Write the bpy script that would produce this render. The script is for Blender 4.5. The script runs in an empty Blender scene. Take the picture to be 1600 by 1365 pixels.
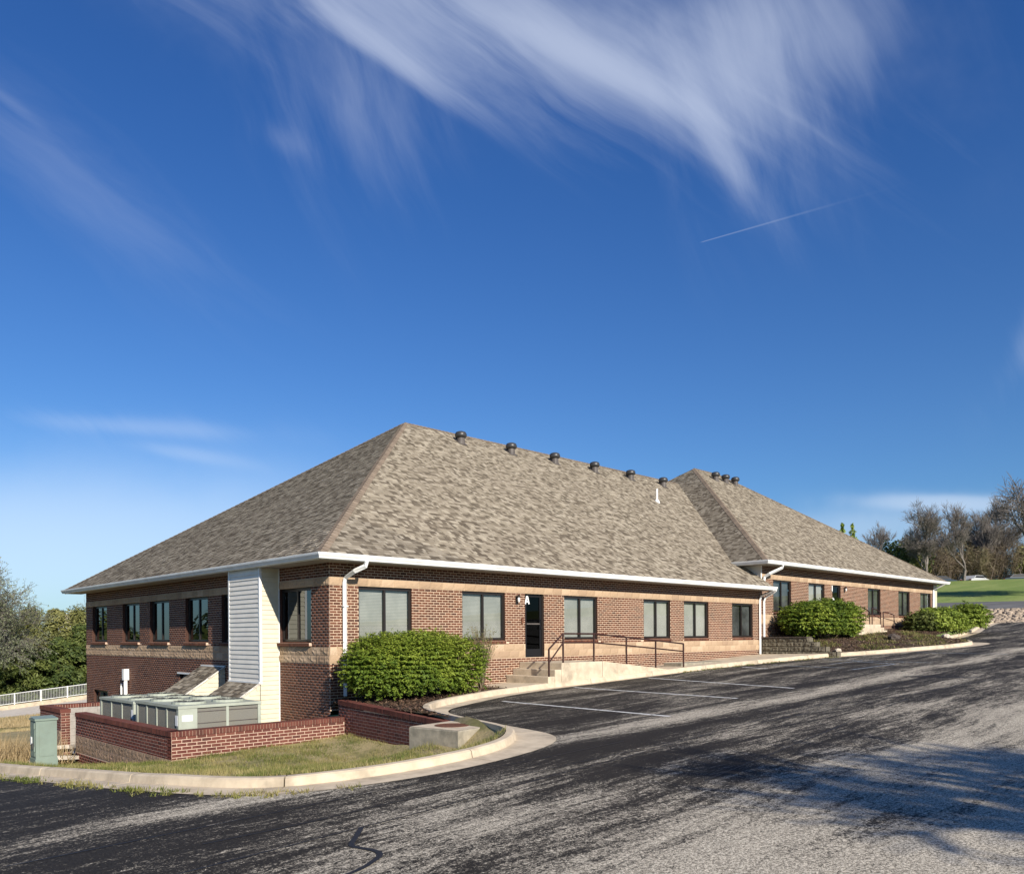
import bpy, math, random
import numpy as np
from mathutils import Matrix, Vector, geometry
random.seed(7); RNG = np.random.default_rng(7)
C = bpy.context.scene.collection
SC = bpy.context.scene
R = math.radians

# ------------------------------------------------------------------ camera
D = Vector((0.698973, 0.715146, -0.001618)); RT = Vector((0.715123, -0.698966, -0.006742)); UP = Vector((0.005952, -0.003555, 0.999976))
cam = bpy.data.cameras.new('camera'); co = bpy.data.objects.new('camera', cam); C.objects.link(co)
CAM = Vector((-10.5714, -17.1834, 0.6614))
co.matrix_world = Matrix(((RT.x, UP.x, -D.x, CAM.x), (RT.y, UP.y, -D.y, CAM.y), (RT.z, UP.z, -D.z, CAM.z), (0, 0, 0, 1)))
cam.sensor_fit = 'HORIZONTAL'; cam.sensor_width = 36; cam.lens = 36 * 1258.56 / 1600; cam.shift_y = (994.69 - 682.5) / 1600
cam.clip_start = 0.1; cam.clip_end = 3000
SC.camera = co
# ------------------------------------------------------------------ sun, sky, exposure
SUN = Vector((-0.245, -1.0, 0.53)).normalized()
sl = bpy.data.lights.new('sun', 'SUN'); sl.energy = 5.0; sl.angle = R(0.53); sl.color = (1.0, 0.925, 0.81)
so = bpy.data.objects.new('sun', sl); C.objects.link(so); so.rotation_euler = SUN.to_track_quat('Z', 'Y').to_euler(); so.location = (-10, -40, 40)
SC.view_settings.view_transform = 'Standard'; SC.view_settings.look = 'None'; SC.view_settings.gamma = 1
SC.view_settings.use_curve_mapping = False; SC.view_settings.exposure = 0.60
W = bpy.data.worlds.new('World'); SC.world = W; W.use_nodes = True
SKY_STRENGTH = 0.052

class NT:
    """small helper for node trees"""
    def __init__(s, tree): s.t = tree; s.n = tree.nodes; s.l = tree.links
    def node(s, typ, **kw):
        x = s.n.new(typ)
        for k, v in kw.items():
            if k == 'ins':
                for i, val in v.items(): s.put(x.inputs[i], val)
            else: setattr(x, k, v)
        return x
    def put(s, sock, v):
        if isinstance(v, bpy.types.NodeSocket): s.l.new(v, sock)
        elif isinstance(v, bpy.types.Node): s.l.new(v.outputs[0], sock)
        else: sock.default_value = v
    def math(s, op, a, b=None, c=None, clamp=False):
        x = s.n.new('ShaderNodeMath'); x.operation = op; x.use_clamp = clamp
        s.put(x.inputs[0], a)
        if b is not None: s.put(x.inputs[1], b)
        if c is not None: s.put(x.inputs[2], c)
        return x.outputs[0]
    def vmath(s, op, a, b=None):
        x = s.n.new('ShaderNodeVectorMath'); x.operation = op; s.put(x.inputs[0], a)
        if b is not None: s.put(x.inputs[1], b)
        return x.outputs['Value'] if op in ('DOT_PRODUCT', 'LENGTH') else x.outputs[0]
    def comb(s, x, y, z):
        n = s.n.new('ShaderNodeCombineXYZ'); s.put(n.inputs[0], x); s.put(n.inputs[1], y); s.put(n.inputs[2], z); return n.outputs[0]
    def sep(s, v):
        n = s.n.new('ShaderNodeSeparateXYZ'); s.put(n.inputs[0], v); return n.outputs
    def noise(s, vec, scale, detail=4, rough=0.55, dist=0.0):
        n = s.n.new('ShaderNodeTexNoise'); s.put(n.inputs['Vector'], vec); s.put(n.inputs['Scale'], scale)
        n.inputs['Detail'].default_value = detail; n.inputs['Roughness'].default_value = rough; n.inputs['Distortion'].default_value = dist
        return n.outputs['Fac']
    def ss(s, v, a, b, c=0.0, d=1.0):
        n = s.n.new('ShaderNodeMapRange'); n.interpolation_type = 'SMOOTHSTEP'; s.put(n.inputs[0], v)
        for i, q in enumerate((a, b, c, d)): s.put(n.inputs[i + 1], q)
        return n.outputs[0]
    def mix(s, f, a, b, mode='MIX'):
        n = s.n.new('ShaderNodeMix'); n.data_type = 'RGBA'; n.blend_type = mode
        s.put(n.inputs[0], f); s.put(n.inputs[6], a); s.put(n.inputs[7], b); return n.outputs[2]
    def ramp(s, f, stops, interp='LINEAR'):
        n = s.n.new('ShaderNodeValToRGB'); n.color_ramp.interpolation = interp; s.put(n.inputs[0], f)
        e = n.color_ramp.elements
        while len(e) < len(stops): e.new(0.5)
        for q, (p, c) in zip(e, stops): q.position = p; q.color = c if len(c) == 4 else (*c, 1)
        return n.outputs[0]

def c4(c): return (c[0], c[1], c[2], 1.0)

# --- world: Nishita daylight with thin cirrus
w = NT(W.node_tree); W.node_tree.nodes.clear()
sky = w.node('ShaderNodeTexSky', sky_type='NISHITA', sun_disc=False)
sky.sun_elevation = math.asin(SUN.z); sky.sun_rotation = math.atan2(SUN.x, SUN.y)
sky.altitude = 300; sky.air_density = 1.15; sky.dust_density = 0.35; sky.ozone_density = 3.2
tc = w.node('ShaderNodeTexCoord'); dirv = w.vmath('NORMALIZE', tc.outputs['Generated'])
# direction in a fixed compass frame (a along heading, b to its right, c up), flattened on a high plane
a = w.vmath('DOT_PRODUCT', dirv, (0.699, 0.715, 0)); b = w.vmath('DOT_PRODUCT', dirv, (0.715, -0.699, 0)); cz = w.sep(dirv)[2]
am = w.math('MAXIMUM', a, 0.02)
px = w.math('DIVIDE', b, am); py = w.math('DIVIDE', cz, am)       # tangents of bearing and height
front = w.ss(a, 0.15, 0.4)
P2 = w.comb(px, py, 0.0)
def rotated(ang, sx, sy, off=0.0):
    c_, s_ = math.cos(ang), math.sin(ang)
    u = w.math('ADD', w.math('MULTIPLY', px, c_), w.math('MULTIPLY', py, s_))
    v = w.math('SUBTRACT', w.math('MULTIPLY', py, c_), w.math('MULTIPLY', px, s_))
    return w.comb(w.math('MULTIPLY', u, sx), w.math('MULTIPLY', v, sy), off)
def blob(cx, cy, ang, rx, ry, pw=1.0):
    c_, s_ = math.cos(ang), math.sin(ang)
    dx = w.math('SUBTRACT', px, cx); dy = w.math('SUBTRACT', py, cy)
    u = w.math('DIVIDE', w.math('ADD', w.math('MULTIPLY', dx, c_), w.math('MULTIPLY', dy, s_)), rx)
    v = w.math('DIVIDE', w.math('SUBTRACT', w.math('MULTIPLY', dy, c_), w.math('MULTIPLY', dx, s_)), ry)
    r2 = w.math('ADD', w.math('MULTIPLY', u, u), w.math('MULTIPLY', v, v))
    return w.math('POWER', 2.718, w.math('MULTIPLY', r2, -pw))
warp = w.math('MULTIPLY', w.math('SUBTRACT', w.noise(P2, 2.2, 3), 0.5), 0.25)
streak = w.noise(w.vmath('ADD', rotated(R(-38), 2.0, 15.0, 3.1), w.comb(warp, w.math('MULTIPLY', warp, 6.0), 0.0)), 1.0, 6, 0.6, 0.4)
fall = w.noise(w.vmath('ADD', rotated(R(-68), 2.4, 13.0, 7.7), w.comb(warp, w.math('MULTIPLY', warp, 5.0), 0.0)), 1.0, 6, 0.6, 0.3)
soft = w.noise(P2, 3.0, 5, 0.6)
def cl(mask, tex, lo, hi, amt):
    return w.math('MULTIPLY', w.ss(w.math('ADD', tex, w.math('MULTIPLY', mask, 0.42)), lo, hi), w.math('MULTIPLY', w.math('POWER', mask, 0.7), amt))
parts_ = [
    cl(blob(0.02, 0.80, R(-10), 0.48, 0.13), soft, 0.50, 1.1, 0.26),
    cl(blob(0.22, 0.70, R(-35), 0.22, 0.09), soft, 0.55, 1.1, 0.14),
    cl(blob(-0.02, 0.745, R(-18), 0.44, 0.10), streak, 0.54, 1.15, 0.58),
    cl(blob(0.12, 0.705, R(-26), 0.17, 0.022), streak, 0.40, 1.0, 0.55),
    cl(blob(-0.17, 0.735, R(-34), 0.13, 0.020), streak, 0.40, 1.0, 0.55),
    cl(blob(0.28, 0.71, R(-82), 0.15, 0.10), fall, 0.52, 1.1, 0.46),
    cl(blob(0.255, 0.625, R(-62), 0.10, 0.024), fall, 0.35, 1.0, 0.5),
    cl(blob(-0.20, 0.67, R(-60), 0.15, 0.09), fall, 0.5, 1.15, 0.34),
    cl(blob(0.40, 0.76, R(-85), 0.11, 0.14), fall, 0.55, 1.15, 0.28),
    cl(blob(-0.62, 0.665, R(-38), 0.10, 0.010), streak, 0.4, 1.0, 0.10),
    cl(blob(-0.53, 0.57, R(-38), 0.28, 0.07), streak, 0.5, 1.1, 0.12),
    cl(blob(-0.275, 0.615, R(-30), 0.04, 0.02), fall, 0.45, 1.1, 0.12),
    cl(blob(-0.46, 0.262, R(-4), 0.15, 0.014), streak, 0.45, 1.1, 0.26),
    cl(blob(-0.40, 0.228, R(-10), 0.08, 0.010), streak, 0.4, 1.0, 0.22),
    cl(blob(-0.60, 0.11, 0, 0.36, 0.075), soft, 0.15, 0.8, 0.95),
    cl(blob(0.55, 0.160, R(-2), 0.10, 0.010), soft, 0.40, 0.75, 0.85),
    cl(blob(0.42, 0.13, R(2), 0.14, 0.028), soft, 0.45, 1.0, 0.40),
    cl(blob(0.66, 0.125, R(-3), 0.16, 0.03), soft, 0.40, 1.0, 0.45),
    cl(blob(0.66, 0.38, R(60), 0.10, 0.03), fall, 0.5, 1.05, 0.18)]
tot = parts_[0]
for q in parts_[1:]: tot = w.math('ADD', tot, q)
# contrail, a thin line across the sky
ca, sa = math.cos(R(15.6)), math.sin(R(15.6))
dx = w.math('SUBTRACT', px, 0.236); dy = w.math('SUBTRACT', py, 0.4855)
u_ = w.math('ADD', w.math('MULTIPLY', dx, ca), w.math('MULTIPLY', dy, sa)); v_ = w.math('SUBTRACT', w.math('MULTIPLY', dy, ca), w.math('MULTIPLY', dx, sa))
wd = w.math('ADD', 0.0005, w.math('MULTIPLY', w.math('MAXIMUM', u_, 0.0), 0.006))
line = w.ss(w.math('DIVIDE', w.math('ABSOLUTE', v_), wd), 0.3, 1.6, 1.0, 0.0)
line = w.math('MULTIPLY', line, w.math('MULTIPLY', w.ss(u_, -0.001, 0.006), w.math('ADD', w.math('MULTIPLY', w.ss(u_, 0.0, 0.20, 1.0, 0.0), 0.17), w.ss(u_, 0.1, 0.3, 0.02, 0.0))))
tot = w.math('MULTIPLY', w.math('ADD', tot, line), front)
# the same thin cirrus goes on over the rest of the sky
el = w.comb(w.math('DIVIDE', w.sep(dirv)[0], w.math('MAXIMUM', cz, 0.08)), w.math('DIVIDE', w.sep(dirv)[1], w.math('MAXIMUM', cz, 0.08)), 0.0)
rest = w.ss(w.noise(w.vmath('MULTIPLY', el, (0.35, 1.2, 1)), 1.0, 6, 0.6, 0.6), 0.52, 0.85, 0.0, 0.5)
rest = w.math('MULTIPLY', rest, w.math('MULTIPLY', w.ss(a, 0.2, -0.1), w.ss(cz, 0.05, 0.2)))
tot = w.math('ADD', tot, rest)
tot = w.math('MULTIPLY', w.math('SUBTRACT', 1.0, w.math('POWER', 2.718, w.math('MULTIPLY', tot, -1.5))), 0.62)
grade = w.mix(1.0, sky.outputs[0], w.mix(w.ss(cz, 0.02, 0.62), (0.66, 1.02, 1.44, 1), (0.40, 0.84, 1.50, 1)), 'MULTIPLY')
cloudc = w.mix(w.ss(cz, 0.12, 0.45), (10.5, 11.8, 13.5, 1), (10.2, 11.2, 13.2, 1))
colr = w.mix(tot, grade, cloudc)
bg = w.node('ShaderNodeBackground', ins={0: colr, 1: SKY_STRENGTH}); out = w.node('ShaderNodeOutputWorld', ins={0: bg})

# ------------------------------------------------------------------ materials
def mat(name, build=None, col=(0.5, 0.5, 0.5), rough=0.7, spec=0.3, metal=0.0):
    m = bpy.data.materials.new(name); m.use_nodes = True; t = NT(m.node_tree); m.node_tree.nodes.clear()
    b = t.node('ShaderNodeBsdfPrincipled'); b.inputs['Base Color'].default_value = c4(col); b.inputs['Roughness'].default_value = rough
    b.inputs['Specular IOR Level'].default_value = spec; b.inputs['Metallic'].default_value = metal
    o = t.node('ShaderNodeOutputMaterial', ins={0: b})
    if build: build(t, b, o)
    return m
def pos(t): return t.node('ShaderNodeNewGeometry').outputs['Position']
def rnd(t):
    at = t.node('ShaderNodeAttribute', attribute_name='rnd').outputs['Fac']; oi = t.node('ShaderNodeObjectInfo').outputs['Random']
    return t.math('FRACT', t.math('ADD', at, oi))
def bump(t, b, h, strength=0.3, dist=0.01):
    n = t.node('ShaderNodeBump'); n.inputs['Strength'].default_value = strength; n.inputs['Distance'].default_value = dist
    t.put(n.inputs['Height'], h); t.put(b.inputs['Normal'], n.outputs[0])
def noisy(c1, c2, scale, rough=0.8, bs=0.3, bd=0.01, detail=5, stain=None, spec=0.25, use_rnd=0.0):
    def f(t, b, o):
        P = pos(t); n = t.noise(P, scale, detail, 0.6)
        f1 = t.ss(n, 0.3, 0.7)
        if use_rnd: f1 = t.math('ADD', t.math('MULTIPLY', f1, 1 - use_rnd), t.math('MULTIPLY', rnd(t), use_rnd))
        c = t.mix(f1, c4(c1), c4(c2))
        if stain:
            s = t.ss(t.noise(P, stain[1], 4, 0.65), 0.45, 0.75); c = t.mix(t.math('MULTIPLY', s, stain[2]), c, c4(stain[0]))
        t.put(b.inputs['Base Color'], c); b.inputs['Roughness'].default_value = rough; b.inputs['Specular IOR Level'].default_value = spec
        bump(t, b, t.noise(P, scale * 3, 4, 0.6), bs, bd)
    return f
M = {}
def brickm(t, b, o, cols, mott=0.35):
    P = pos(t); r = rnd(t)
    c = t.ramp(r, [(i / (len(cols) - 1), q) for i, q in enumerate(cols)])
    n = t.noise(P, 38, 4, 0.6); c = t.mix(t.math('MULTIPLY', t.ss(n, 0.5, 0.8), mott), c, (0.30, 0.17, 0.11, 1))
    big = t.ss(t.noise(P, 0.7, 3), 0.35, 0.7); c = t.mix(t.math('MULTIPLY', big, 0.25), c, (0.17, 0.08, 0.055, 1)); sk = t.ss(t.noise(t.vmath('MULTIPLY', P, (2.6, 2.6, 0.35)), 1.0, 4), 0.56, 0.72); c = t.mix(t.math('MULTIPLY', sk, 0.4), c, (0.05, 0.027, 0.02, 1))
    t.put(b.inputs['Base Color'], c); b.inputs['Roughness'].default_value = 0.85; b.inputs['Specular IOR Level'].default_value = 0.2
    bump(t, b, t.noise(P, 90, 3), 0.35, 0.004)
M['brick'] = mat('brick', lambda t, b, o: brickm(t, b, o, [(0.062, 0.024, 0.015), (0.118, 0.045, 0.024), (0.085, 0.032, 0.019), (0.15, 0.062, 0.035), (0.044, 0.019, 0.014)]))
M['reveal'] = mat('shaded_reveal', noisy((0.075, 0.036, 0.025), (0.045, 0.022, 0.016), 20, 0.9))  # brick tone darkened to paint the shade inside the window recesses
M['brick_red'] = mat('red_brick', lambda t, b, o: brickm(t, b, o, [(0.075, 0.024, 0.020), (0.125, 0.038, 0.028), (0.095, 0.028, 0.022), (0.15, 0.05, 0.036), (0.058, 0.020, 0.018)], .2))
M['mortar'] = mat('mortar', noisy((0.64, 0.50, 0.365), (0.50, 0.38, 0.27), 12, 0.95, 0.4, 0.006))
M['mortar_dark'] = mat('mortar_dark', noisy((0.56, 0.42, 0.32), (0.40, 0.29, 0.22), 12, 0.95, 0.4, 0.006))
def stonef(t, b, o):
    P = pos(t); r = rnd(t)
    c = t.ramp(r, [(0, (0.31, 0.215, 0.14)), (0.35, (0.42, 0.305, 0.20)), (0.7, (0.355, 0.25, 0.16)), (1, (0.48, 0.355, 0.24))])
    n = t.noise(P, 26, 6, 0.7); c = t.mix(t.math('MULTIPLY', t.ss(n, 0.45, 0.75), 0.45), c, (0.31, 0.19, 0.12, 1)); sk = t.ss(t.noise(t.vmath('MULTIPLY', P, (2.6, 2.6, 0.35)), 1.0, 4), 0.55, 0.72); c = t.mix(t.math('MULTIPLY', sk, 0.35), c, (0.22, 0.14, 0.09, 1))
    t.put(b.inputs['Base Color'], c); b.inputs['Roughness'].default_value = 0.9; bump(t, b, t.noise(P, 30, 6, 0.65), 0.6, 0.02)
M['stone'] = mat('split_stone', stonef)
def stonew(t, b, o):
    P = pos(t); r = rnd(t)
    c = t.ramp(r, [(0, (0.27, 0.18, 0.12)), (0.5, (0.36, 0.25, 0.17)), (1, (0.30, 0.20, 0.14))])
    n = t.noise(P, 14, 7, 0.75); c = t.mix(t.math('MULTIPLY', t.ss(n, 0.42, 0.65), 0.75), c, (0.11, 0.09, 0.065, 1))
    t.put(b.inputs['Base Color'], c); b.inputs['Roughness'].default_value = 0.95; bump(t, b, t.noise(P, 22, 6, 0.7), 0.9, 0.03)
M['stone_weathered'] = mat('weathered_stone', stonew)
M['stone_mortar'] = mat('stone_mortar', noisy((0.55, 0.42, 0.28), (0.46, 0.34, 0.22), 15, 0.95, 0.3, 0.004))
def shing(t, b, o):
    P = pos(t); r = rnd(t)
    c = t.ramp(r, [(0, (0.080, 0.066, 0.050)), (0.22, (0.122, 0.102, 0.077)), (0.38, (0.185, 0.158, 0.121)), (0.72, (0.238, 0.206, 0.160)), (1, (0.320, 0.282, 0.223))])
    c = t.mix(t.math('MULTIPLY', t.ss(t.noise(P, 110, 3, 0.8), 0.4, 0.7), 0.25), c, (0.12, 0.095, 0.07, 1))
    c = t.mix(t.math('MULTIPLY', t.ss(t.noise(P, 0.5, 4), 0.4, 0.7), 0.15), c, (0.17, 0.14, 0.11, 1))
    t.put(b.inputs['Base Color'], c); b.inputs['Roughness'].default_value = 0.95; b.inputs['Specular IOR Level'].default_value = 0.12
    bump(t, b, t.noise(P, 260, 2), 0.5, 0.003)
M['shingle'] = mat('asphalt_shingle', shing)
M['shingle_base'] = mat('shingle_base', noisy((0.12, 0.09, 0.065), (0.07, 0.055, 0.04), 20, 0.95))
M['cap'] = mat('cap_shingle', noisy((0.25, 0.195, 0.145), (0.15, 0.115, 0.085), 5, 0.95, 0.3, 0.004, use_rnd=0.6))
M['rail_white'] = mat('grey_railing', noisy((0.42, 0.42, 0.40), (0.34, 0.34, 0.32), 3, 0.6))
M['white'] = mat('white_metal', noisy((0.74, 0.75, 0.74), (0.66, 0.66, 0.64), 3, 0.45, 0.05, 0.002, stain=((0.42, 0.42, 0.40), 1.7, 0.3), spec=0.45))
M['soffit'] = mat('soffit', noisy((0.34, 0.30, 0.26), (0.30, 0.265, 0.225), 8, 0.7, 0.05))
M['siding'] = mat('vinyl_siding', noisy((0.60, 0.555, 0.42), (0.54, 0.50, 0.375), 2.5, 0.5, 0.08, 0.003, stain=((0.40, 0.37, 0.29), 3.2, 0.25), spec=0.35))
M['siding_shaded'] = mat('shaded_siding', noisy((0.72, 0.68, 0.60), (0.65, 0.61, 0.54), 2.5, 0.5, 0.08, 0.003, spec=0.35))  # greyer copy of the siding, shade of the west faces put into its colour
M['bronze'] = mat('dark_bronze', col=(0.018, 0.014, 0.012), rough=0.4, spec=0.4)
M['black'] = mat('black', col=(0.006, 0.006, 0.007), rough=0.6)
M['rail'] = mat('brown_rail', noisy((0.045, 0.018, 0.014), (0.028, 0.012, 0.010), 20, 0.55, 0.2, 0.003))
def glassf(tint, blend_add):
    def f(t, b, o):
        lw = t.node('ShaderNodeFresnel'); lw.inputs[0].default_value = 1.5
        P = pos(t); gl = t.node('ShaderNodeBsdfGlossy'); gl.inputs['Roughness'].default_value = 0.01; gl.inputs['Color'].default_value = (0.9, 0.95, 1, 1)
        n = t.node('ShaderNodeBump'); n.inputs['Strength'].default_value = 0.03; n.inputs['Distance'].default_value = 0.02; t.put(n.inputs['Height'], t.noise(P, 0.9, 2)); t.put(gl.inputs['Normal'], n.outputs[0])
        tr = t.node('ShaderNodeBsdfTransparent'); tr.inputs[0].default_value = tint
        mx = t.node('ShaderNodeMixShader'); t.put(mx.inputs[0], t.math('ADD', t.math('MULTIPLY', lw.outputs[0], 1.0), blend_add, clamp=True)); t.l.new(tr.outputs[0], mx.inputs[1]); t.l.new(gl.outputs[0], mx.inputs[2])
        t.l.new(mx.outputs[0], o.inputs[0])
    return f
M['glass'] = mat('window_glass', glassf((0.90, 0.93, 0.93, 1), 0.04))
M['glass_dark'] = mat('tinted_glass', glassf((0.05, 0.055, 0.06, 1), 0.07))
def blindf(t, b, o):
    z = t.sep(pos(t))[2]
    s = t.math('FRACT', t.math('MULTIPLY', z, 26.0)); f = t.ss(s, 0.0, 0.35)
    t.put(b.inputs['Base Color'], t.mix(f, (0.10, 0.11, 0.105, 1), t.mix(t.ss(t.noise(pos(t), 2.0, 3), 0.35, 0.7), (0.265, 0.26, 0.235, 1), (0.33, 0.32, 0.29, 1)))); b.inputs['Roughness'].default_value = 0.6
M['door_glass'] = mat('door_glass', glassf((0.03, 0.03, 0.03, 1), -0.03))
M['blind'] = mat('blind', blindf)
M['shade'] = mat('roller_shade', noisy((0.33, 0.32, 0.29), (0.265, 0.26, 0.235), 1.5, 0.8, 0.05))
M['dim_back'] = mat('dim_room', noisy((0.09, 0.095, 0.095), (0.03, 0.03, 0.03), 1.2, 0.9, 0.05))  # mottled dark panel, paints the dimness of the room behind the glass
M['concrete'] = mat('concrete', noisy((0.56, 0.47, 0.345), (0.45, 0.37, 0.27), 4, 0.9, 0.4, 0.006, 7, stain=((0.22, 0.185, 0.135), 2.1, 0.6)))
M['concrete_dirty'] = mat('stained_concrete', noisy((0.34, 0.30, 0.23), (0.22, 0.20, 0.155), 5, 0.9, 0.5, 0.008, 7, stain=((0.12, 0.11, 0.085), 3, 0.6)))
M['concrete_pale'] = mat('pale_concrete', noisy((0.56, 0.50, 0.42), (0.48, 0.43, 0.36), 1.0, 0.9, 0.3))
M['block'] = mat('grey_block', noisy((0.33, 0.30, 0.27), (0.26, 0.24, 0.215), 8, 0.95, 0.5, 0.006))
M['rust'] = mat('rusty_iron', noisy((0.16, 0.065, 0.035), (0.09, 0.04, 0.025), 18, 0.8, 0.5, 0.004))
M['utility'] = mat('green_enamel', noisy((0.19, 0.24, 0.195), (0.165, 0.21, 0.175), 2.5, 0.5, 0.05, stain=((0.12, 0.13, 0.10), 4, 0.3), spec=0.4))
M['hvac'] = mat('hvac_paint', noisy((0.35, 0.375, 0.31), (0.30, 0.32, 0.265), 2.5, 0.45, 0.05, stain=((0.30, 0.30, 0.25), 5, 0.3), spec=0.4))
def coilf(t, b, o):
    P = pos(t); xyz = t.sep(P)
    s = t.math('FRACT', t.math('MULTIPLY', t.math('ADD', xyz[0], xyz[1]), 60.0)); z = t.math('FRACT', t.math('MULTIPLY', xyz[2], 40.0))
    g = t.math('MAXIMUM', t.ss(s, 0.5, 0.9), t.ss(z, 0.6, 0.95))
    c = t.mix(g, (0.13, 0.125, 0.11, 1), (0.27, 0.26, 0.22, 1)); c = t.mix(t.math('MULTIPLY', t.ss(t.noise(P, 3, 5), 0.4, 0.7), 0.4), c, (0.20, 0.18, 0.14, 1))
    t.put(b.inputs['Base Color'], c); b.inputs['Roughness'].default_value = 0.6; bump(t, b, g, 0.6, 0.01)
M['coil'] = mat('coil_grille', coilf)
M['paper'] = mat('paper_label', col=(0.72, 0.72, 0.70), rough=0.6)
M['vent'] = mat('vent_metal', noisy((0.045, 0.043, 0.042), (0.03, 0.03, 0.03), 6, 0.42, 0.05, spec=0.5))
M['vent_neck'] = mat('vent_neck', noisy((0.11, 0.095, 0.085), (0.075, 0.065, 0.06), 6, 0.5, 0.05))
M['pvc'] = mat('white_pipe', col=(0.78, 0.78, 0.76), rough=0.4)
M['paint'] = mat('road_paint', lambda t, b, o: (t.put(b.inputs['Base Color'], t.mix(t.ss(t.noise(pos(t), 9, 6, 0.75), 0.47, 0.62), (0.66, 0.66, 0.63, 1), (0.22, 0.21, 0.20, 1)))))
M['paint_worn'] = mat('worn_paint', lambda t, b, o: (t.put(b.inputs['Base Color'], t.mix(t.ss(t.noise(pos(t), 9, 6, 0.75), 0.40, 0.56), (0.36, 0.42, 0.47, 1), (0.07, 0.07, 0.075, 1)))))
M['sealant'] = mat('crack_sealant', col=(0.016, 0.016, 0.018), rough=0.55)
M['bark'] = mat('bark', noisy((0.16, 0.125, 0.10), (0.10, 0.08, 0.065), 6, 0.9, 0.5, 0.02))
M['bark_grey'] = mat('grey_bark', noisy((0.21, 0.185, 0.165), (0.13, 0.115, 0.105), 4, 0.9, 0.5, 0.02))
def leafm(name, cols, trans=0.25, scale=0.6):
    def f(t, b, o):
        P = pos(t); r = rnd(t)
        k = t.math('ADD', t.math('MULTIPLY', r, 0.55), t.math('MULTIPLY', t.ss(t.noise(P, scale, 3), 0.3, 0.7), 0.45))
        c = t.ramp(k, [(i / (len(cols) - 1), q) for i, q in enumerate(cols)])
        t.put(b.inputs['Base Color'], c); b.inputs['Roughness'].default_value = 0.6; b.inputs['Specular IOR Level'].default_value = 0.25
        tl = t.node('ShaderNodeBsdfTranslucent'); t.put(tl.inputs[0], c); mx = t.node('ShaderNodeMixShader'); mx.inputs[0].default_value = trans
        t.l.new(b.outputs[0], mx.inputs[1]); t.l.new(tl.outputs[0], mx.inputs[2]); t.l.new(mx.outputs[0], o.inputs[0])
    return mat(name, f)
M['yew'] = leafm('shrub_leaf', [(0.03, 0.055, 0.008), (0.085, 0.14, 0.016), (0.19, 0.25, 0.03), (0.34, 0.39, 0.06)])
M['yew_light'] = leafm('yellow_green_leaf', [(0.08, 0.12, 0.02), (0.16, 0.22, 0.03), (0.24, 0.30, 0.045), (0.30, 0.35, 0.07)])
M['evergreen'] = leafm('evergreen_leaf', [(0.03, 0.05, 0.014), (0.06, 0.085, 0.02), (0.10, 0.125, 0.03), (0.15, 0.165, 0.045)], 0.15, 0.35)
M['olive'] = leafm('olive_leaf', [(0.07, 0.08, 0.022), (0.125, 0.13, 0.038), (0.175, 0.175, 0.055), (0.23, 0.215, 0.08)], 0.15, 0.35)
M['bud'] = leafm('bud_leaf', [(0.16, 0.18, 0.10), (0.22, 0.24, 0.14), (0.28, 0.30, 0.19)], 0.3)
M['grass'] = leafm('grass_blade', [(0.07, 0.11, 0.02), (0.15, 0.17, 0.04), (0.33, 0.28, 0.11), (0.45, 0.37, 0.18)], 0.3, 1.3)
M['straw'] = leafm('dry_grass', [(0.30, 0.22, 0.11), (0.40, 0.30, 0.16), (0.48, 0.38, 0.22)], 0.3)
M['twig'] = mat('twig', noisy((0.20, 0.16, 0.10), (0.13, 0.10, 0.07), 9, 0.9))
def lawnf(t, b, o):
    P = pos(t); n = t.noise(P, 1.1, 5, 0.65); n2 = t.noise(P, 18, 5, 0.7)
    c = t.mix(t.ss(n, 0.34, 0.55), (0.16, 0.15, 0.055, 1), (0.34, 0.275, 0.14, 1)); c = t.mix(t.math('MULTIPLY', t.ss(n2, 0.45, 0.75), 0.6), c, (0.10, 0.08, 0.045, 1))
    t.put(b.inputs['Base Color'], c); b.inputs['Roughness'].default_value = 0.95; bump(t, b, n2, 0.8, 0.03)
M['lawn'] = mat('lawn', lawnf)
def hillf(t, b, o):
    P = pos(t); n = t.noise(t.vmath('MULTIPLY', P, (0.05, 0.22, 0.1)), 1.0, 6, 0.7); n2 = t.noise(P, 1.3, 6, 0.7)
    c = t.mix(t.ss(n, 0.35, 0.7), (0.14, 0.20, 0.04, 1), (0.26, 0.29, 0.09, 1)); c = t.mix(t.math('MULTIPLY', t.ss(n2, 0.5, 0.8), 0.45), c, (0.20, 0.17, 0.08, 1))
    t.put(b.inputs['Base Color'], c); b.inputs['Roughness'].default_value = 0.95; bump(t, b, n2, 0.6, 0.15)
M['ground'] = mat('grass_hill', hillf)
def mulchf(t, b, o):
    P = pos(t); n = t.noise(P, 22, 6, 0.75); g = t.ss(t.noise(P, 1.6, 4), 0.5, 0.68)
    c = t.ramp(n, [(0.3, (0.018, 0.012, 0.009)), (0.5, (0.065, 0.04, 0.026)), (0.7, (0.15, 0.10, 0.065))]); c = t.mix(t.math('MULTIPLY', g, 0.35), c, (0.10, 0.10, 0.035, 1))
    t.put(b.inputs['Base Color'], c); b.inputs['Roughness'].default_value = 0.95; bump(t, b, n, 1.0, 0.05)
M['mulch'] = mat('mulch', mulchf)
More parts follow.
